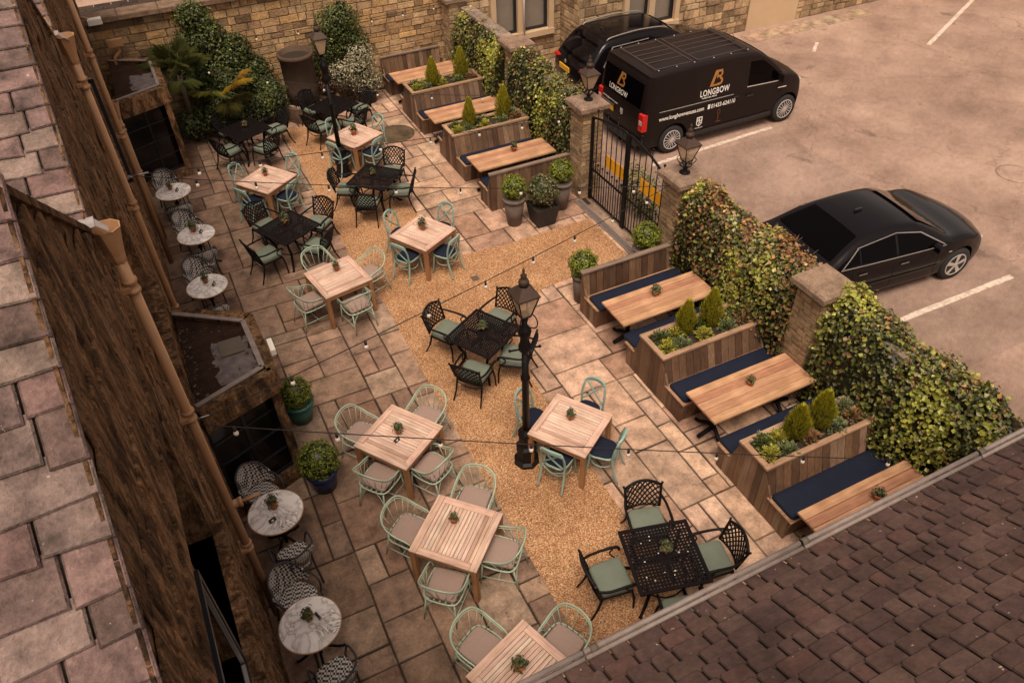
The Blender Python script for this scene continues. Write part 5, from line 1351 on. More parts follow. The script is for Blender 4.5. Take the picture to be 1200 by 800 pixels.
# ------------------------------------------------------------------ festoon lights
def festoon(A, B, bulbs, label, sag=.12):
    A = Vector(A); B = Vector(B); t = thing('festoon_lights', label, 'string lights', A); D = B-A
    f = lambda u: D*u+Vector((0, 0, -4*sag*u*(1-u)))
    m = MB(); m.tube([f(i/40) for i in range(41)], .0065, 5); m.build('cable', 'cable_black', t)
    for u in bulbs:
        p = f(u); s = MB(); s.tube([p, p-Vector((0, 0, .065))], .017, 8); k = s.build('bulb_holder', 'black_plastic', t)
        b = MB(); b.lathe([(.012, -.065), (.024, -.08), (.029, -.10), (.024, -.12), (.004, -.13)], 10, tuple(p)); b.build('bulb', 'bulb_white', k)
BU = [((-0.72, 6.23, 3.55), (7.8, 3.69, 0.95), [0.043, 0.155, 0.278, 0.395, 0.53, 0.662, 0.802, 0.95], 0.06, 'light string crossing the foreground from rain pipe to ivy hedge'), ((-0.72, 6.23, 3.55), (7.8, 9.77, 2.08), [0.128, 0.242, 0.355, 0.473, 0.585, 0.695, 0.807, 0.92], 0.06, 'light string rising from the nearest rain pipe to the gate pillar'), ((-0.72, 11.48, 3.76), (7.8, 9.77, 2.08), [0.1, 0.195, 0.318, 0.438, 0.56, 0.68, 0.802, 0.92], 0.12, 'light string from middle rain pipe to the near gate pillar'), ((-0.72, 11.48, 3.76), (7.8, 13.27, 1.97), [0.11, 0.22, 0.343, 0.47, 0.59, 0.718, 0.84, 0.953], 0.06, 'light string from middle rain pipe to the far gate pillar'), ((0.2, 20.3, 2.25), (7.9, 16.87, 0.97), [0.145, 0.305, 0.465, 0.62, 0.78, 0.932], 0.27, 'light string from far bay over the rear tables to the upper pillar'), ((-0.4, 20.8, 2.45), (8.1, 20.8, 2.1), [0.107, 0.247, 0.37, 0.497, 0.615, 0.733, 0.838, 0.945], 0.18, 'light string hung along the courtyard back wall')]
for A, B, us, sg, lab in BU: festoon(A, B, us, lab, sg)
t = thing('wire_fixing', 'steel eye and turnbuckle holding the light cable beside the nearest rain pipe', 'fixing', (-.76, 6.28, 3.55)); m = MB(); m.tube([(.04+.03*math.cos(a*PI/5), .03*math.sin(a*PI/5), 0) for a in range(10)], .006, 5, True); m.tube([(.07, 0, 0), (.22, .0, 0)], .008, 5); m.build('eye', 'wire_steel', t)
t = thing('wire_fixing', 'steel eye holding the light cables beside the middle rain pipe', 'fixing', (-.76, 11.45, 3.76)); m = MB(); m.tube([(.04+.03*math.cos(a*PI/5), .03*math.sin(a*PI/5), 0) for a in range(10)], .006, 5, True); m.tube([(.07, 0, 0), (.30, .0, 0)], .010, 5); m.build('eye', 'wire_steel', t)

# ------------------------------------------------------------------ back corner planting
def shrub(name, label, cat, cs, n, L, cols, seed, loc, stem=True, inner=.5):
    r = random.Random(seed); t = thing(name, label, cat, loc); m = MB()
    for (cx, cy, cz, rx_, ry_, rz__) in cs:
        m.lathe([(min(rx_, ry_)*.3, -rz__*.55), (min(rx_, ry_)*.55, 0), (min(rx_, ry_)*.3, rz__*.55)], 8, (cx, cy, cz), (.012, .016, .007))
        clump(m, (cx, cy, cz), (rx_, ry_, rz__), int(n*rx_*rz__*4), L, cols, r, inner)
    m.build('foliage', 'leaf', t)
    if stem:
        m = MB()
        for (cx, cy, cz, *_ ) in cs: m.tube([(cx*.2, cy*.2, 0), (cx*.6, cy*.6, cz*.5), (cx, cy, cz)], [.035, .025, .012], 6)
        m.build('stem', 'bark', t)
DG = [(.06, .085, .025), (.04, .06, .018), (.09, .115, .035), (.07, .075, .03)]
MG = [(.14, .18, .04), (.09, .125, .03), (.19, .23, .06)]
shrub('wall_ivy', 'dark glossy ivy climbing the back wall up to the coping', 'ivy', [(0, .1, 2.9, .45, .24, .38), (.25, .1, 2.35, .45, .27, .5), (.55, .1, 1.75, .5, .32, .55), (.9, .05, 1.1, .55, .38, .55), (.2, .15, 1.3, .6, .32, .65), (-.35, .15, 1.9, .4, .2, .5)], 1700, .075, MG+DG, 2, (1.35, 20.6, 0))
shrub('leafy_bush', 'broad dark leafy bush spreading over the bed beneath the palms', 'bush', [(0, 0, .75, .65, .5, .5), (.8, .1, .62, .6, .5, .45), (-.75, .1, .5, .5, .45, .4), (1.35, .15, .75, .45, .42, .5), (.3, .25, 1.25, .6, .3, .4)], 1400, .075, DG+[(.08, .10, .03)], 3, (1.35, 20.1, 0))
shrub('wall_shrub', 'dark shaggy climber filling the wall between the palms and the clay cylinder', 'shrub', [(0, .2, 1.9, .5, .25, .5), (.35, .2, 1.25, .55, .3, .55), (-.9, .2, 2.2, .55, .25, .5), (-1.2, .1, 1.5, .5, .3, .5), (.5, .1, .7, .5, .35, .45)], 1500, .075, DG+[(.10, .11, .04)], 13, (2.1, 20.55, 0))
shrub('leafy_bush', 'lime tinted low bush at the right end of the palm bed', 'bush', [(0, 0, .62, .42, .35, .35), (.1, -.1, .95, .22, .2, .2)], 1500, .07, [(.17, .19, .05), (.10, .13, .035), (.07, .09, .03)], 4, (2.55, 20.15, 0))
shrub('wall_shrub', 'round dark green shrub trained high against the back wall', 'shrub', [(0, .1, 2.15, .62, .35, .55), (-.35, .1, 1.6, .5, .32, .5), (.35, .1, 1.55, .45, .3, .45), (-.5, .1, 1.1, .4, .3, .4)], 1600, .07, MG+DG, 5, (4.85, 20.5, 0))
shrub('variegated_shrub', 'pale variegated shrub with creamy leaves behind the rear black table', 'shrub', [(0, 0, 1.0, .5, .38, .42), (.15, -.05, .62, .48, .35, .28), (-.45, .05, .95, .38, .3, .4), (.1, .05, 1.35, .4, .3, .35)], 1600, .055, [(.46, .42, .30), (.30, .30, .18), (.20, .20, .09), (.52, .46, .34)], 6, (5.15, 20.25, 0), inner=.6)
shrub('red_shrub', 'small reddish shrub between the terracotta cylinder and variegated shrub', 'shrub', [(0, 0, .8, .3, .25, .4)], 700, .07, [(.20, .05, .03), (.12, .07, .03), (.08, .07, .03)], 7, (4.25, 20.35, 0))
pot(5.35, 20.3, .16, .2, .42, 'black_pot', 'black pot under the variegated shrub', False)
def palm(label, loc, fronds, seed, cols, trunk_h):
    r = random.Random(seed); t = thing('fan_palm', label, 'palm', loc)
    m = MB(); m.tube([(0, 0, 0), (.03, 0, trunk_h)], [.08, .06], 8); m.build('trunk', 'bark', t)
    for az, el, L_, rad_, c in fronds:
        d = Vector((math.cos(R(az))*math.cos(R(el)), math.sin(R(az))*math.cos(R(el)), math.sin(R(el)))); b = Vector((.03, 0, trunk_h)); e = b+d*L_
        f = MB(); f.tube([b, (b+e)/2+Vector((0, 0, .05)), e], .010, 5, col=cols[0])
        s = d.cross(Vector((0, 0, 1))).normalized(); n_ = s.cross(d).normalized(); nb = 34
        for i in range(nb):
            a = R(-125+250*i/(nb-1)); q = (d*math.cos(a)+s*math.sin(a)); dr = Vector((0, 0, -rad_*.22)); wv = (s*math.cos(a)-d*math.sin(a))*.014
            l = rad_*(1-.25*abs(i/(nb-1)-.5)*2)*r.uniform(.9, 1.05); mid = e+q*l*.55+n_*.02; tip = e+q*l+dr*r.uniform(.7, 1.3); k = len(f.v)
            f.v += [tuple(e), tuple(mid+wv), tuple(tip), tuple(mid-wv)]; cc = vary(r.choice(cols) if c is None else c, .25); f.face((k, k+1, k+2), cc); f.face((k, k+2, k+3), tuple(x*.85 for x in cc))
        f.build('frond', 'leaf', t)
PG = [(.13, .15, .04), (.16, .17, .05), (.09, .11, .03)]
palm('fan palm with large dark fronds in the back left corner', (.62, 20.25, 0), [(200, 35, .5, .6, None), (250, 45, .55, .62, None), (300, 45, .55, .62, None), (340, 30, .5, .56, None), (150, 50, .45, .55, None), (270, 5, .6, .55, None), (20, 45, .4, .55, None), (90, 70, .4, .6, None), (320, 75, .6, .6, None), (220, 70, .55, .6, None)], 3, PG, 1.75)
palm('fan palm with yellowing fronds overhanging the rear left black table', (1.45, 20.15, 0), [(300, 30, .75, .56, (.55, .38, .05)), (345, 35, .6, .48, (.45, .27, .05)), (240, 25, .55, .54, (.30, .29, .06)), (200, 20, .5, .45, (.12, .13, .035)), (275, -10, .5, .45, (.14, .12, .03)), (60, 50, .3, .4, None), (320, 0, .5, .4, (.11, .10, .03))], 4, PG, 1.15)
t = thing('stone_trough', 'low curved stone trough holding pale pebbles at the back wall', 'trough', (3.72, 20.3, .012)); m = MB()
pts = [(.72*math.cos(R(180+180*i/14)), .62*math.sin(R(180+180*i/14))) for i in range(15)]+[(.72, .4), (-.72, .4)]
m.rings([[(x, y, 0) for x, y in pts], [(x*1.05, y*1.05, .42) for x, y in pts], [(x*.93, y*.93, .42) for x, y in pts], [(x*.92, y*.92, .36) for x, y in pts]], (.15, .10, .065), sm=False); m.build('trough_body', 'brickstone', t)
m = MB(); r_ = random.Random(9)
for i in range(160):
    a = r_.uniform(180, 360); q = r_.uniform(.48, .64); m.lathe([(.012, -.015), (.024, 0), (.012, .016)], 6, (q*1.05*math.cos(R(a)), q*.9*math.sin(R(a)), .38), vary((.5, .38, .28), .3))
m.build('pebbles', 'brickstone', t)
t = thing('terracotta_cylinder', 'huge weathered brown clay cylinder standing in the stone trough', 'clay pipe', (3.55, 20.38, .38)); m = MB(); m.lathe([(.40, 0), (.42, .4), (.43, 1.22), (.47, 1.24), (.47, 1.33), (.40, 1.33), (.39, .9)], 28); m.build('cylinder', 'old_terracotta', t); m = MB(); m.lathe([(.39, 1.2), (.38, 1.22)], 24); m.build('dark_inside', 'soil', t)

# ------------------------------------------------------------------ vehicles
def bm_boolean_cyl(o, cyls):
    for (x, z, r_, y0, y1) in cyls:
        bm = bmesh.new(); n = 28
        a = [bm.verts.new((x+r_*math.cos(2*PI*i/n), y0, z+r_*math.sin(2*PI*i/n))) for i in range(n)]; b = [bm.verts.new((x+r_*math.cos(2*PI*i/n), y1, z+r_*math.sin(2*PI*i/n))) for i in range(n)]
        bm.faces.new(a); bm.faces.new(list(reversed(b)))
        for i in range(n): bm.faces.new((a[(i+1) % n], a[i], b[i], b[(i+1) % n]))
        bmesh.ops.recalc_face_normals(bm, faces=bm.faces)
        me = bpy.data.meshes.new('cut'); bm.to_mesh(me); bm.free(); c = bpy.data.objects.new('cut', me); COL.objects.link(c)
        md = o.modifiers.new('b', 'BOOLEAN'); md.operation = 'DIFFERENCE'; md.object = c; md.solver = 'EXACT'
        bpy.context.view_layer.update(); dg = bpy.context.evaluated_depsgraph_get()
        new = bpy.data.meshes.new_from_object(o.evaluated_get(dg)); o.modifiers.remove(md); o.data = new
        bpy.data.objects.remove(c)
def wheel(root, x, y, r_, side_, spokes, style, wd=.22):
    """wheel at x,y; side_ -1 faces -y"""
    ax = Matrix.Rotation(R(90), 3, 'X')
    m = MB(); m.lathe([(r_*.66, -wd/2), (r_*.93, -wd/2), (r_, -wd*.36), (r_, wd*.36), (r_*.93, wd/2), (r_*.66, wd/2)], 32, (x, y, r_), ax=ax); ty = m.build('tyre', 'tyre', root)
    m = MB(); yo = side_*wd*.5; f = yo*.93
    m.tube([(x+r_*.66*math.cos(2*PI*i/28), y+f, r_+r_*.66*math.sin(2*PI*i/28)) for i in range(28)], r_*.045, 6, True)
    m.lathe([(r_*.14, -.012), (r_*.12, .015)], 14, (x, y+f, r_), ax=ax)
    for k in range(spokes):
        a = 2*PI*k/spokes+.3
        if style == 'five':
            for da in (-.12, .12):
                m.beam((x+r_*.12*math.cos(a+da*2), y+f, r_+r_*.12*math.sin(a+da*2)), (x+r_*.64*math.cos(a+da*.9), y+f, r_+r_*.64*math.sin(a+da*.9)), r_*.11, r_*.05, up=(0, 1, 0))
        else: m.beam((x+r_*.12*math.cos(a), y+f, r_+r_*.12*math.sin(a)), (x+r_*.64*math.cos(a), y+f, r_+r_*.64*math.sin(a)), r_*.045, r_*.075, up=(0, 1, 0))
    m.build('rim', 'alloy', ty)
    m = MB(); m.lathe([(r_*.64, 0), (r_*.62, side_*-.005)], 24, (x, y+side_*wd*.2, r_), ax=ax); m.build('brake_shadow', 'dark_void', ty)
def car_shell(root, name, sil, W, zb, tuck, nose, tail, xs, mat, arches, bev=.07, zbow=0):
    """sil: closed outline (x,z) counter-clockwise; extruded to width W, rounded, then narrowed"""
    bm = bmesh.new(); n = len(sil)
    a = [bm.verts.new((x, -W/2, z)) for x, z in sil]; b = [bm.verts.new((x, W/2, z)) for x, z in sil]
    fa = bm.faces.new(a); fb = bm.faces.new(list(reversed(b)))
    for i in range(n): bm.faces.new((a[(i+1) % n], a[i], b[i], b[(i+1) % n]))
    bmesh.ops.recalc_face_normals(bm, faces=bm.faces)
    bm.edges.ensure_lookup_table()
    ed = [e for e in bm.edges if abs(e.verts[0].co.y-e.verts[1].co.y) < 1e-6]
    bmesh.ops.bevel(bm, geom=ed, offset=bev, segments=4, profile=.5, affect='EDGES')
    x0, x1 = min(p[0] for p in sil), max(p[0] for p in sil); z1 = max(p[1] for p in sil)
    for i in range(1, 16): bmesh.ops.bisect_plane(bm, geom=bm.verts[:]+bm.edges[:]+bm.faces[:], plane_co=(x0+(x1-x0)*i/16, 0, 0), plane_no=(1, 0, 0))
    for i in range(0, 7):
        z = zb+(z1-zb)*i/7; bmesh.ops.bisect_plane(bm, geom=bm.verts[:]+bm.edges[:]+bm.faces[:], plane_co=(0, 0, z), plane_no=(0, 0, 1))
    for yy in (-.4, -.2, 0, .2, .4): bmesh.ops.bisect_plane(bm, geom=bm.verts[:]+bm.edges[:]+bm.faces[:], plane_co=(0, yy*W, 0), plane_no=(0, 1, 0))
    for v in bm.verts:
        k = ny_(v.co.x, v.co.z, x0, x1, z1, zb, tuck, nose, tail); yy = v.co.y/(W/2)
        # plan curvature of nose and tail, crown of the roof
        q = yy*yy
        if v.co.x > (x0+x1)/2: v.co.x -= nose*1.1*q*((v.co.x-(x0+x1)/2)/((x1-x0)/2))**3
        else: v.co.x += tail*.8*q*(((x0+x1)/2-v.co.x)/((x1-x0)/2))**3
        v.co.y *= k
        if v.co.z > zb: v.co.z -= .035*q*(v.co.z-zb)/(z1-zb)
    for f in bm.faces: f.smooth = True
    me = bpy.data.meshes.new(name); bm.to_mesh(me); bm.free(); me.materials.append(MATS[mat])
    o = bpy.data.objects.new(name, me); COL.objects.link(o)
    bm_boolean_cyl(o, [(x, z, r_, sg*W/2-.26 if sg > 0 else -W/2-.3, sg*W/2+.3 if sg > 0 else -W/2+.26) for x, z, r_ in arches for sg in (-1, 1)])
    for p in o.data.polygons: p.use_smooth = True
    try: o.data.set_sharp_from_angle(angle=R(38))
    except Exception: pass
    o.data.materials.clear(); o.data.materials.append(MATS[mat])
    o.parent = root; return o
def ny_(x, z, x0, x1, z1, zb, tuck, nose, tail):
    u = (x-(x0+x1)/2)/((x1-x0)/2); k = 1-(nose*.42*max(0, u)**4+tail*.42*max(0, -u)**4)
    if z > zb: k *= 1-tuck*((z-zb)/(z1-zb))**1.15
    if z < .45: k *= 1-.03*(.45-z)/.45
    return k
def ysurf(x, z, g, off=.006):
    k = ny_(x, z, *g[1:]); return g[0]/2*k+off
def side_panel(root, name, pts, g, mat, sides=(-1, 1), off=.006, sub=4, parent=None):
    """polygon (x,z) laid on the flank; pts given as quads list"""
    for s in sides:
        m = MB()
        for quad in pts:
            a, b, c, d = [Vector((*p, 0)) for p in quad]
            for i in range(sub):
                for j in range(2):
                    P = []
                    for (u, v) in ((i/sub, j/2), ((i+1)/sub, j/2), ((i+1)/sub, (j+1)/2), (i/sub, (j+1)/2)):
                        q = (a.lerp(b, u)).lerp(d.lerp(c, u), v); zc = q.y-(.035*(q.y-g[4])/(g[3]-g[4]) if q.y > g[4] else 0)
                        P.append((q.x, s*ysurf(q.x, q.y, g, off), zc))
                    if s > 0: P.reverse()
                    m.poly(P)
        m.build(name, mat, parent or root)
def cross_panel(root, name, p0, p1, fw0, fw1, g, mat, off=.008, n=6):
    """panel across the car between silhouette points p0,p1 (windscreens, bonnet parts)"""
    m = MB(); d = Vector((p1[0]-p0[0], p1[1]-p0[1])); nn = Vector((-d.y, d.x)).normalized()
    if nn.y < 0: nn = -nn
    x0, x1, z1, zb, tuck, nose, tail = g[1:]
    def pt(u, v):
        x = p0[0]+d.x*v+nn.x*off; z = p0[1]+d.y*v+nn.y*off; fw = fw0+(fw1-fw0)*v; yy = u*fw; k = ny_(x, z, *g[1:]); q = yy*yy
        X = x
        if x > (x0+x1)/2: X -= nose*1.1*q*((x-(x0+x1)/2)/((x1-x0)/2))**3
        else: X += tail*.8*q*(((x0+x1)/2-x)/((x1-x0)/2))**3
        if z > zb: z -= .035*q*(z-zb)/(z1-zb)
        return (X, yy*g[0]/2*k, z)
    for i in range(8):
        for j in range(n):
            m.poly([pt(-1+2*i/8, j/n), pt(-1+2*(i+1)/8, j/n), pt(-1+2*(i+1)/8, (j+1)/n), pt(-1+2*i/8, (j+1)/n)])
    m.build(name, mat, root)
def text_mesh(root, body, size, place, mat, name='lettering', bold=.0, sx=1.0, width=None):
    cu = bpy.data.curves.new(name, 'FONT'); cu.body = body; cu.size = size; cu.align_x = 'CENTER'; cu.extrude = 0; cu.offset = bold; cu.space_character = sx
    o = bpy.data.objects.new(name, cu); COL.objects.link(o); bpy.context.view_layer.update()
    me = bpy.data.meshes.new_from_object(o.evaluated_get(bpy.context.evaluated_depsgraph_get())); bpy.data.objects.remove(o)
    if width:
        xs_ = [v.co.x for v in me.vertices]; kx = width/(max(xs_)-min(xs_)); ox = (max(xs_)+min(xs_))/2
        for v in me.vertices: v.co.x = (v.co.x-ox)*kx
    for v in me.vertices: v.co = Vector(place(v.co.x, v.co.y))
    me.materials.clear(); me.materials.append(MATS[mat]); q = bpy.data.objects.new(name, me); COL.objects.link(q); q.parent = root; return q
def arcs(pts, n=4): return [(p.x, p.y) for p in smooth_pts([(x, z, 0) for x, z in pts], n)]
def bottom(x0, x1, z=.22): return [(x1, z), (x0, z)]

# van -------------------------------------------------------------
van = thing('parked_van', 'black panel van with gold emblem and LONGBOW lettering on its side', 'van', (10.02, 14.84, 0))
VL, VW, VH = 5.12, 2.02, 2.10
top = arcs([(.02, .42), (.0, .62), (-.01, 1.1), (.05, 1.7), (.12, 2.02), (.22, 2.09), (1.2, 2.12), (2.4, 2.12), (3.15, 2.07), (3.42, 1.98), (3.75, 1.78), (4.08, 1.52), (4.32, 1.34), (4.72, 1.24), (4.98, 1.08), (5.09, .86), (5.12, .6), (5.08, .36)], 3)
gv = (VW, -.01, 5.12, 2.12, 1.15, .085, .22, .05)
car_shell(van, 'body', top+[(4.9, .24), (.1, .26)], VW, 1.15, .085, .22, .05, None, 'van_paint', [(.92, .36, .43), (4.42, .36, .43)], bev=.075)
# the shell outline runs tail -> nose over the roof
cross_panel(van, 'windscreen', (4.30, 1.365), (3.50, 1.945), .86, .86, gv, 'car_glass', off=.012)
side_panel(van, 'window', [[(3.02, 1.28), (3.55, 1.26), (3.42, 1.85), (3.04, 1.88)], [(3.55, 1.26), (4.12, 1.22), (3.78, 1.58), (3.42, 1.85)]], gv, 'car_glass')
side_panel(van, 'window_line', [[(3.0, 1.245), (4.12, 1.19), (4.12, 1.215), (3.0, 1.27)]], gv, 'alloy', off=.009)
side_panel(van, 'door_rail', [[(.45, 1.135), (2.72, 1.125), (2.72, 1.15), (.45, 1.16)]], gv, 'black_plastic', off=.008)
side_panel(van, 'rail_highlight', [[(.45, 1.162), (2.60, 1.152), (2.60, 1.166), (.45, 1.176)]], gv, 'alloy', off=.009)
for x0, x1, z0, z1 in ((1.55, 1.562, .5, 2.0), (2.86, 2.872, .45, 2.02), (3.98, 3.99, .6, 1.2)): side_panel(van, 'panel_gap', [[(x0, z0), (x1, z0), (x1, z1), (x0, z1)]], gv, 'dark_void', off=.004)
side_panel(van, 'lower_moulding', [[(1.38, .34), (3.92, .34), (3.92, .44), (1.38, .44)]], gv, 'black_plastic', off=.01)
side_panel(van, 'door_handle', [[(3.02, 1.0), (3.22, 1.0), (3.22, 1.05), (3.02, 1.05)]], gv, 'black_plastic', off=.03)
side_panel(van, 'door_handle', [[(2.60, 1.065), (2.78, 1.065), (2.78, 1.11), (2.60, 1.11)]], gv, 'black_plastic', off=.03)
side_panel(van, 'body_mark', [[(4.02, 1.0), (4.30, .99), (4.30, 1.015), (4.02, 1.03)]], gv, 'decal_white', off=.008, sides=(-1,))
for s in (-1, 1):
    m = MB(); m.box((4.02, s*(VW/2+.10), 1.33), (.13, .2, .2), ch=.03); m.build('mirror', 'van_paint', van)
    m = MB(); m.box((.065, s*(VW/2-.10), .98), (.14, .17, .44), ch=.03); lt = m.build('tail_light', 'lamp_red', van)
    m = MB(); m.box((-.01, s*(VW/2-.10), .97), (.012, .10, .10)); m.build('indicator', 'lamp_clear', lt)
    m = MB(); m.box((4.80, s*(VW/2-.34), .98), (.24, .34, .16), ch=.05); m.build('headlight', 'lamp_clear', van)
for x in (.92, 4.42):
    for s in (-1, 1): wheel(van, x, s*(VW/2-.13), .355, s, 16, 'multi')
# roof ribs
m = MB()
for y in (-.72, -.36, -.12, .12, .36, .72):
    for a, b in ((.40, 1.40), (1.60, 2.96)): m.box(((a+b)/2, y*1.0, 2.120-.03*(y/.9)**2), (b-a, .014, .01))
m.build('roof_rib', 'roof_rib', van) if 'roof_rib' in MATS else (plain('roof_rib', (.10, .075, .065), .4, .1, 20, .1), m.build('roof_rib', 'roof_rib', van))
m = MB()
for x in (.40, 1.42, 1.57, 2.98, 3.06): m.box((x, 0, 2.1), (.016, 1.5, .05))
m.build('roof_cross_rib', 'roof_rib', van)
m = MB()
for x in (.45, .95, 1.45, 2.0, 2.5, 3.0):
    for s in (-1, 1): m.lathe([(.02, 0), (.012, .012)], 8, (x, s*.80, 2.10))
m.build('roof_fixing', 'alloy', van)
m = MB(); m.tube([(3.05, -.25, 2.11), (2.93, -.25, 2.33)], .006, 5); m.build('aerial', 'black_plastic', van)
# rear doors: number plate, handle, gap, window tint, bumper
def rx_(z):     # x of the rear face at height z
    for (xa, za), (xb, zb_) in zip(top, top[1:]):
        if za <= z <= zb_: return xa+(xb-xa)*(z-za)/(zb_-za+1e-9)
    return 0
def rear(y, z, off=.012):
    q = (y/(VW/2))**2; return (rx_(z)-off+.05*.8*q*.9, y, z-(.035*q*(z-1.15)/.97 if z > 1.15 else 0))
def rear_panel(name, y0, y1, z0, z1, mat, off=.01):
    m = MB(); n = 4
    for i in range(n):
        for j in range(3):
            m.poly([rear(y0+(y1-y0)*(i+a)/n, z0+(z1-z0)*(j+b)/3, off) for a, b in ((0, 0), (0, 1), (1, 1), (1, 0))])
    return m.build(name, mat, van)
rear_panel('rear_window', -.82, -.03, 1.28, 1.86, 'car_glass'); rear_panel('rear_window', .03, .82, 1.28, 1.86, 'car_glass')
rear_panel('rear_gap', -.006, .006, .5, 1.98, 'dark_void', .006); rear_panel('rear_bumper', -.86, .86, .30, .52, 'black_plastic', .05)
pl_ = rear_panel('number_plate', .24, .78, .80, .93, 'plate_yellow', .02); rear_panel('plate_lamp_bar', .2, .8, .96, 1.0, 'lead_trim', .03)
def sideP(xc, z0):
    return lambda u, v: (xc+u, -ysurf(xc+u, z0+v, gv, .010), z0+v-(.035*(z0+v-1.15)/.97 if z0+v > 1.15 else 0))
def rearP(yc, z0): return lambda u, v: rear(yc-u, z0+v, .018)
text_mesh(van, 'LONGBOW', .215, sideP(2.02, 1.30), 'decal_white', bold=.004, sx=1.12, width=.86)
text_mesh(van, 'VENUES', .05, sideP(1.86, 1.235), 'decal_white', bold=.001, width=.45)
text_mesh(van, 'www.longbowvenues.com', .145, sideP(1.10, .94), 'decal_white', bold=.003, width=1.30)
text_mesh(van, '01433-624110', .15, sideP(2.32, .94), 'decal_white', bold=.003, width=.72)
text_mesh(van, 'LONGBOW', .18, rearP(.12, 1.335), 'decal_white', bold=.003, sx=1.05, width=.80)
text_mesh(van, 'www.longbowvenues.com', .075, rearP(.42, 1.05), 'decal_white', bold=.002, width=.70)
def emblem(P, s, mat='decal_gold', name='emblem'):
    m = MB()
    # a leaning open A joined to a double-bowed B
    for quad in ([(-.52, 0), (-.30, 0), (.10, 1.0), (-.12, 1.0)], [(-.30, 0), (.02, 0), (.02, .12), (-.24, .12)], [(-.12, .85), (.42, .85), (.42, 1.0), (-.06, 1.0)],
                 [(.02, .42), (.10, .55), (.10, .95), (.0, .80)]):
        m.poly([P(x*s, z*s) for x, z in quad])
    for cz, r0, r1 in ((.76, .24, .11), (.27, .27, .12)):
        n = 10
        for i in range(n):
            a, b = R(-90+180*i/n), R(-90+180*(i+1)/n)
            m.poly([P((.22+math.cos(q)*rr)*s, (cz+math.sin(q)*rr)*s) for q, rr in ((a, r1), (a, r0), (b, r0), (b, r1))])
        m.poly([P(x*s, z*s) for x, z in ((.02, cz-r0), (.22, cz-r0), (.22, cz-r1), (.02, cz-r1))])
    return m.build(name, mat, van)
emblem(sideP(2.04, 1.50), .38); emblem(rearP(.05, 1.52), .33)
def crest(P, s):
    m = MB()
    for quad in ([(-.4, .1), (-.28, .0), (-.28, 1), (-.4, 1)], [(.28, .0), (.4, .1), (.4, 1), (.28, 1)], [(-.28, .88), (.28, .88), (.28, 1), (-.28, 1)], [(-.4, .1), (0, -.2), (0, -.06), (-.3, .14)], [(.4, .1), (.3, .14), (0, -.06), (0, -.2)],
                 [(-.28, .48), (.28, .48), (.28, .58), (-.28, .58)], [(-.05, .0), (.05, .0), (.05, .9), (-.05, .9)], [(-.22, .66), (-.1, .66), (-.1, .8), (-.22, .8)], [(.1, .18), (.22, .18), (.22, .36), (.1, .36)]):
        m.poly([P(x*s, z*s) for x, z in quad])
    return m.build('crest', 'decal_white', van)
crest(sideP(1.66, .58), .21); crest(rearP(-.12, .90), .13)
text_mesh(van, 'VENUES', .045, sideP(1.66, .49), 'decal_white', width=.24)
m = MB(); P = sideP(2.22, .58)
for i in range(10):
    a, b = R(36*i), R(36*(i+1)); m.poly([P(.05*math.cos(q)*k, .22+.07*math.sin(q)*k) for q, k in ((a, 1), (b, 1), (b, .7), (a, .7))])
m.poly([P(-.012, .0), P(.012, .0), P(.012, .14), P(-.012, .14)]); m.poly([P(-.06, -.04), P(.10, -.04), P(.10, -.02), P(-.06, -.02)]); m.build('copper_mark', 'copper_decal', van) if 'copper_decal' in MATS else (plain('copper_decal', (.16, .05, .02), .5, .1, 8, .1), m.build('copper_mark', 'copper_decal', van))
m = MB(); P = sideP(1.86, .955)
m.poly([P(.0, -.02), P(.07, -.02), P(.07, .1), P(.0, .1)]); m.build('phone_mark', 'decal_white', van)

# estate car ------------------------------------------------------
suv = thing('parked_estate_car', 'black estate car with silver roof rails parked between van and building', 'car', (10.18, 17.82, 0), R(-2))
top = arcs([(.06, .40), (.0, .62), (.03, .95), (.14, 1.06), (.34, 1.32), (.62, 1.60), (.95, 1.72), (1.8, 1.77), (2.5, 1.74), (2.95, 1.62), (3.35, 1.38), (3.72, 1.16), (4.2, 1.08), (4.62, .97), (4.86, .78), (4.92, .55), (4.86, .32)], 3)
gs = (1.98, 0, 4.92, 1.77, 1.02, .26, .26, .16)
car_shell(suv, 'body', top+[(4.7, .24), (.2, .26)], 1.98, 1.02, .26, .26, .16, None, 'car_paint', [(.98, .36, .42), (3.98, .36, .42)], bev=.09)
cross_panel(suv, 'windscreen', (3.66, 1.20), (2.86, 1.66), .84, .82, gs, 'car_glass', off=.012)
cross_panel(suv, 'rear_window', (.20, 1.13), (.60, 1.58), .80, .78, gs, 'car_glass', off=.012)
side_panel(suv, 'window', [[(.62, 1.14), (1.2, 1.10), (1.2, 1.54), (.92, 1.52)], [(1.24, 1.10), (2.05, 1.08), (2.05, 1.57), (1.24, 1.55)], [(2.10, 1.08), (3.35, 1.06), (2.74, 1.50), (2.10, 1.57)]], gs, 'car_glass')
side_panel(suv, 'window_trim', [[(.62, 1.10), (3.4, 1.03), (3.4, 1.05), (.62, 1.125)], [(.62, 1.13), (.66, 1.13), (.98, 1.56), (.94, 1.57)], [(.94, 1.55), (2.05, 1.60), (2.05, 1.62), (.94, 1.575)]], gs, 'chrome', off=.012)
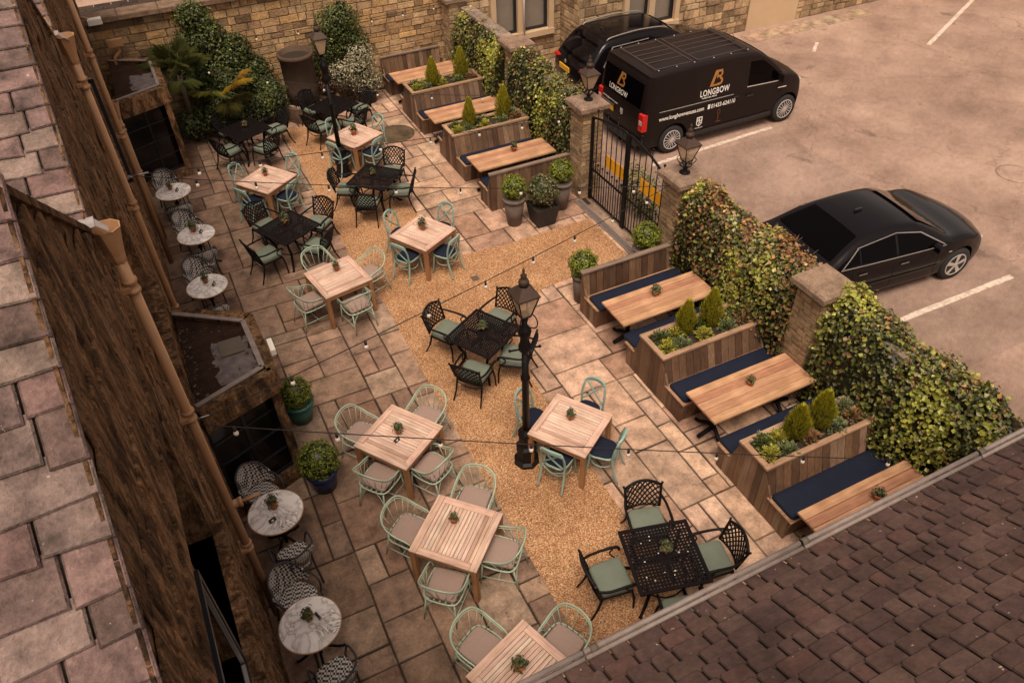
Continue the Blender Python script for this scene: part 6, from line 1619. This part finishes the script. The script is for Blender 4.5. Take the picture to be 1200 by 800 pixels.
for s in (-1, 1):
    m = MB(); m.tube(smooth_pts([(.85, s*.66, 1.66), (1.0, s*.665, 1.735), (1.8, s*.67, 1.80), (2.5, s*.66, 1.765), (2.68, s*.65, 1.70)], 4), .019, 6); m.build('roof_rail', 'chrome', suv)
    m = MB(); m.box((.19, s*.72, .98), (.16, .34, .09), ch=.03); m.build('tail_light', 'lamp_red', suv)
    m = MB(); m.box((3.28, s*1.04, 1.12), (.13, .2, .13), ch=.03); m.build('mirror', 'car_paint', suv)
    m = MB(); m.box((4.58, s*.60, .82), (.2, .3, .12), ch=.03); m.build('headlight', 'lamp_clear', suv)
m = MB(); m.box((.0, .08, .86), (.03, .54, .13)); m.build('number_plate', 'plate_yellow', suv)
m = MB(); m.lathe([(.055, 0), (.05, .015)], 14, (.02, .06, 1.04), ax=Matrix.Rotation(R(-90), 3, 'Y')); m.build('badge', 'chrome', suv)
m = MB(); m.tube(smooth_pts([(.06, -.85, .52), (-.03, -.5, .50), (-.05, 0, .50), (-.03, .5, .50), (.06, .85, .52)], 4), .016, 5); m.build('bumper_strip', 'chrome', suv)
m = MB(); m.lathe([(.03, 0), (.012, .05)], 8, (1.05, 0, 1.735)); m.build('roof_aerial', 'black_plastic', suv)
for x in (.98, 3.98):
    for s in (-1, 1): wheel(suv, x, s*(.99-.13), .35, s, 10, 'multi')

# saloon ----------------------------------------------------------
sal = thing('parked_saloon_car', 'glossy black saloon car with five spoke silver wheels parked beyond the ivy hedge', 'car', (9.02, 8.40, 0), R(-5.2))
top = arcs([(.06, .42), (.0, .62), (.04, .94), (.35, 1.03), (.78, 1.08), (1.2, 1.28), (1.62, 1.42), (2.2, 1.475), (2.75, 1.42), (3.15, 1.245), (3.55, 1.04), (4.1, .97), (4.55, .84), (4.80, .66), (4.86, .48), (4.80, .30)], 3)
ga = (1.96, 0, 4.86, 1.475, .94, .30, .32, .22)
car_shell(sal, 'body', top+[(4.6, .2), (.2, .24)], 1.96, .94, .30, .32, .22, None, 'car_paint', [(.95, .35, .41), (3.86, .35, .41)], bev=.09)
cross_panel(sal, 'windscreen', (3.50, 1.075), (2.82, 1.425), .86, .84, ga, 'car_glass', off=.012)
cross_panel(sal, 'rear_window', (.86, 1.10), (1.50, 1.385), .84, .80, ga, 'car_glass', off=.03)
side_panel(sal, 'window', [[(1.10, 1.05), (1.42, 1.03), (1.42, 1.27), (1.36, 1.28)], [(1.46, 1.03), (2.22, 1.0), (2.22, 1.365), (1.46, 1.305)], [(2.28, 1.0), (3.30, .97), (2.76, 1.29), (2.28, 1.365)]], ga, 'car_glass')
side_panel(sal, 'window_trim', [[(1.0, .995), (3.36, .945), (3.36, .962), (1.0, 1.015)], [(1.02, 1.02), (1.05, 1.02), (1.42, 1.30), (1.38, 1.30)], [(1.38, 1.30), (2.25, 1.385), (2.25, 1.398), (1.38, 1.315)], [(2.25, 1.385), (2.78, 1.29), (2.80, 1.305), (2.25, 1.398)], [(2.78, 1.29), (3.30, .98), (3.34, .98), (2.80, 1.305)]], ga, 'chrome', off=.013)
for x0, x1 in ((1.30, 1.31), (2.245, 2.255), (3.28, 3.29)): side_panel(sal, 'panel_gap', [[(x0, .32), (x1, .32), (x1, .95), (x0, .95)]], ga, 'dark_void', off=.003)
side_panel(sal, 'door_handle', [[(1.42, .80), (1.60, .80), (1.60, .825), (1.42, .825)]], ga, 'chrome', off=.02); side_panel(sal, 'door_handle', [[(2.36, .79), (2.54, .79), (2.54, .815), (2.36, .815)]], ga, 'chrome', off=.02)
side_panel(sal, 'side_crease', [[(1.3, .50), (3.35, .48), (3.35, .505), (1.3, .525)]], ga, 'black_plastic', off=.012)
side_panel(sal, 'side_marker', [[(3.50, .74), (3.58, .74), (3.58, .765), (3.50, .765)]], ga, 'lamp_clear', off=.01)
for s in (-1, 1):
    m = MB(); m.box((3.12, s*1.03, .98), (.13, .2, .13), ch=.04); m.build('mirror', 'car_paint', sal)
    m = MB(); m.box((4.44, s*.62, .68), (.24, .32, .12), ch=.05); m.build('headlight', 'lamp_clear', sal)
    m = MB(); m.box((.20, s*.69, .80), (.16, .32, .11), ch=.03); m.build('tail_light', 'lamp_red', sal)
m = MB(); m.box((1.98, 0, 1.50), (.16, .035, .05), ch=.015); m.build('roof_aerial', 'black_plastic', sal)
m = MB(); m.box((-.02, 0, .66), (.03, .52, .12)); m.build('number_plate', 'plate_yellow', sal)
for x in (.95, 3.86):
    for s in (-1, 1): wheel(sal, x, s*(.98-.12), .345, s, 5, 'five')
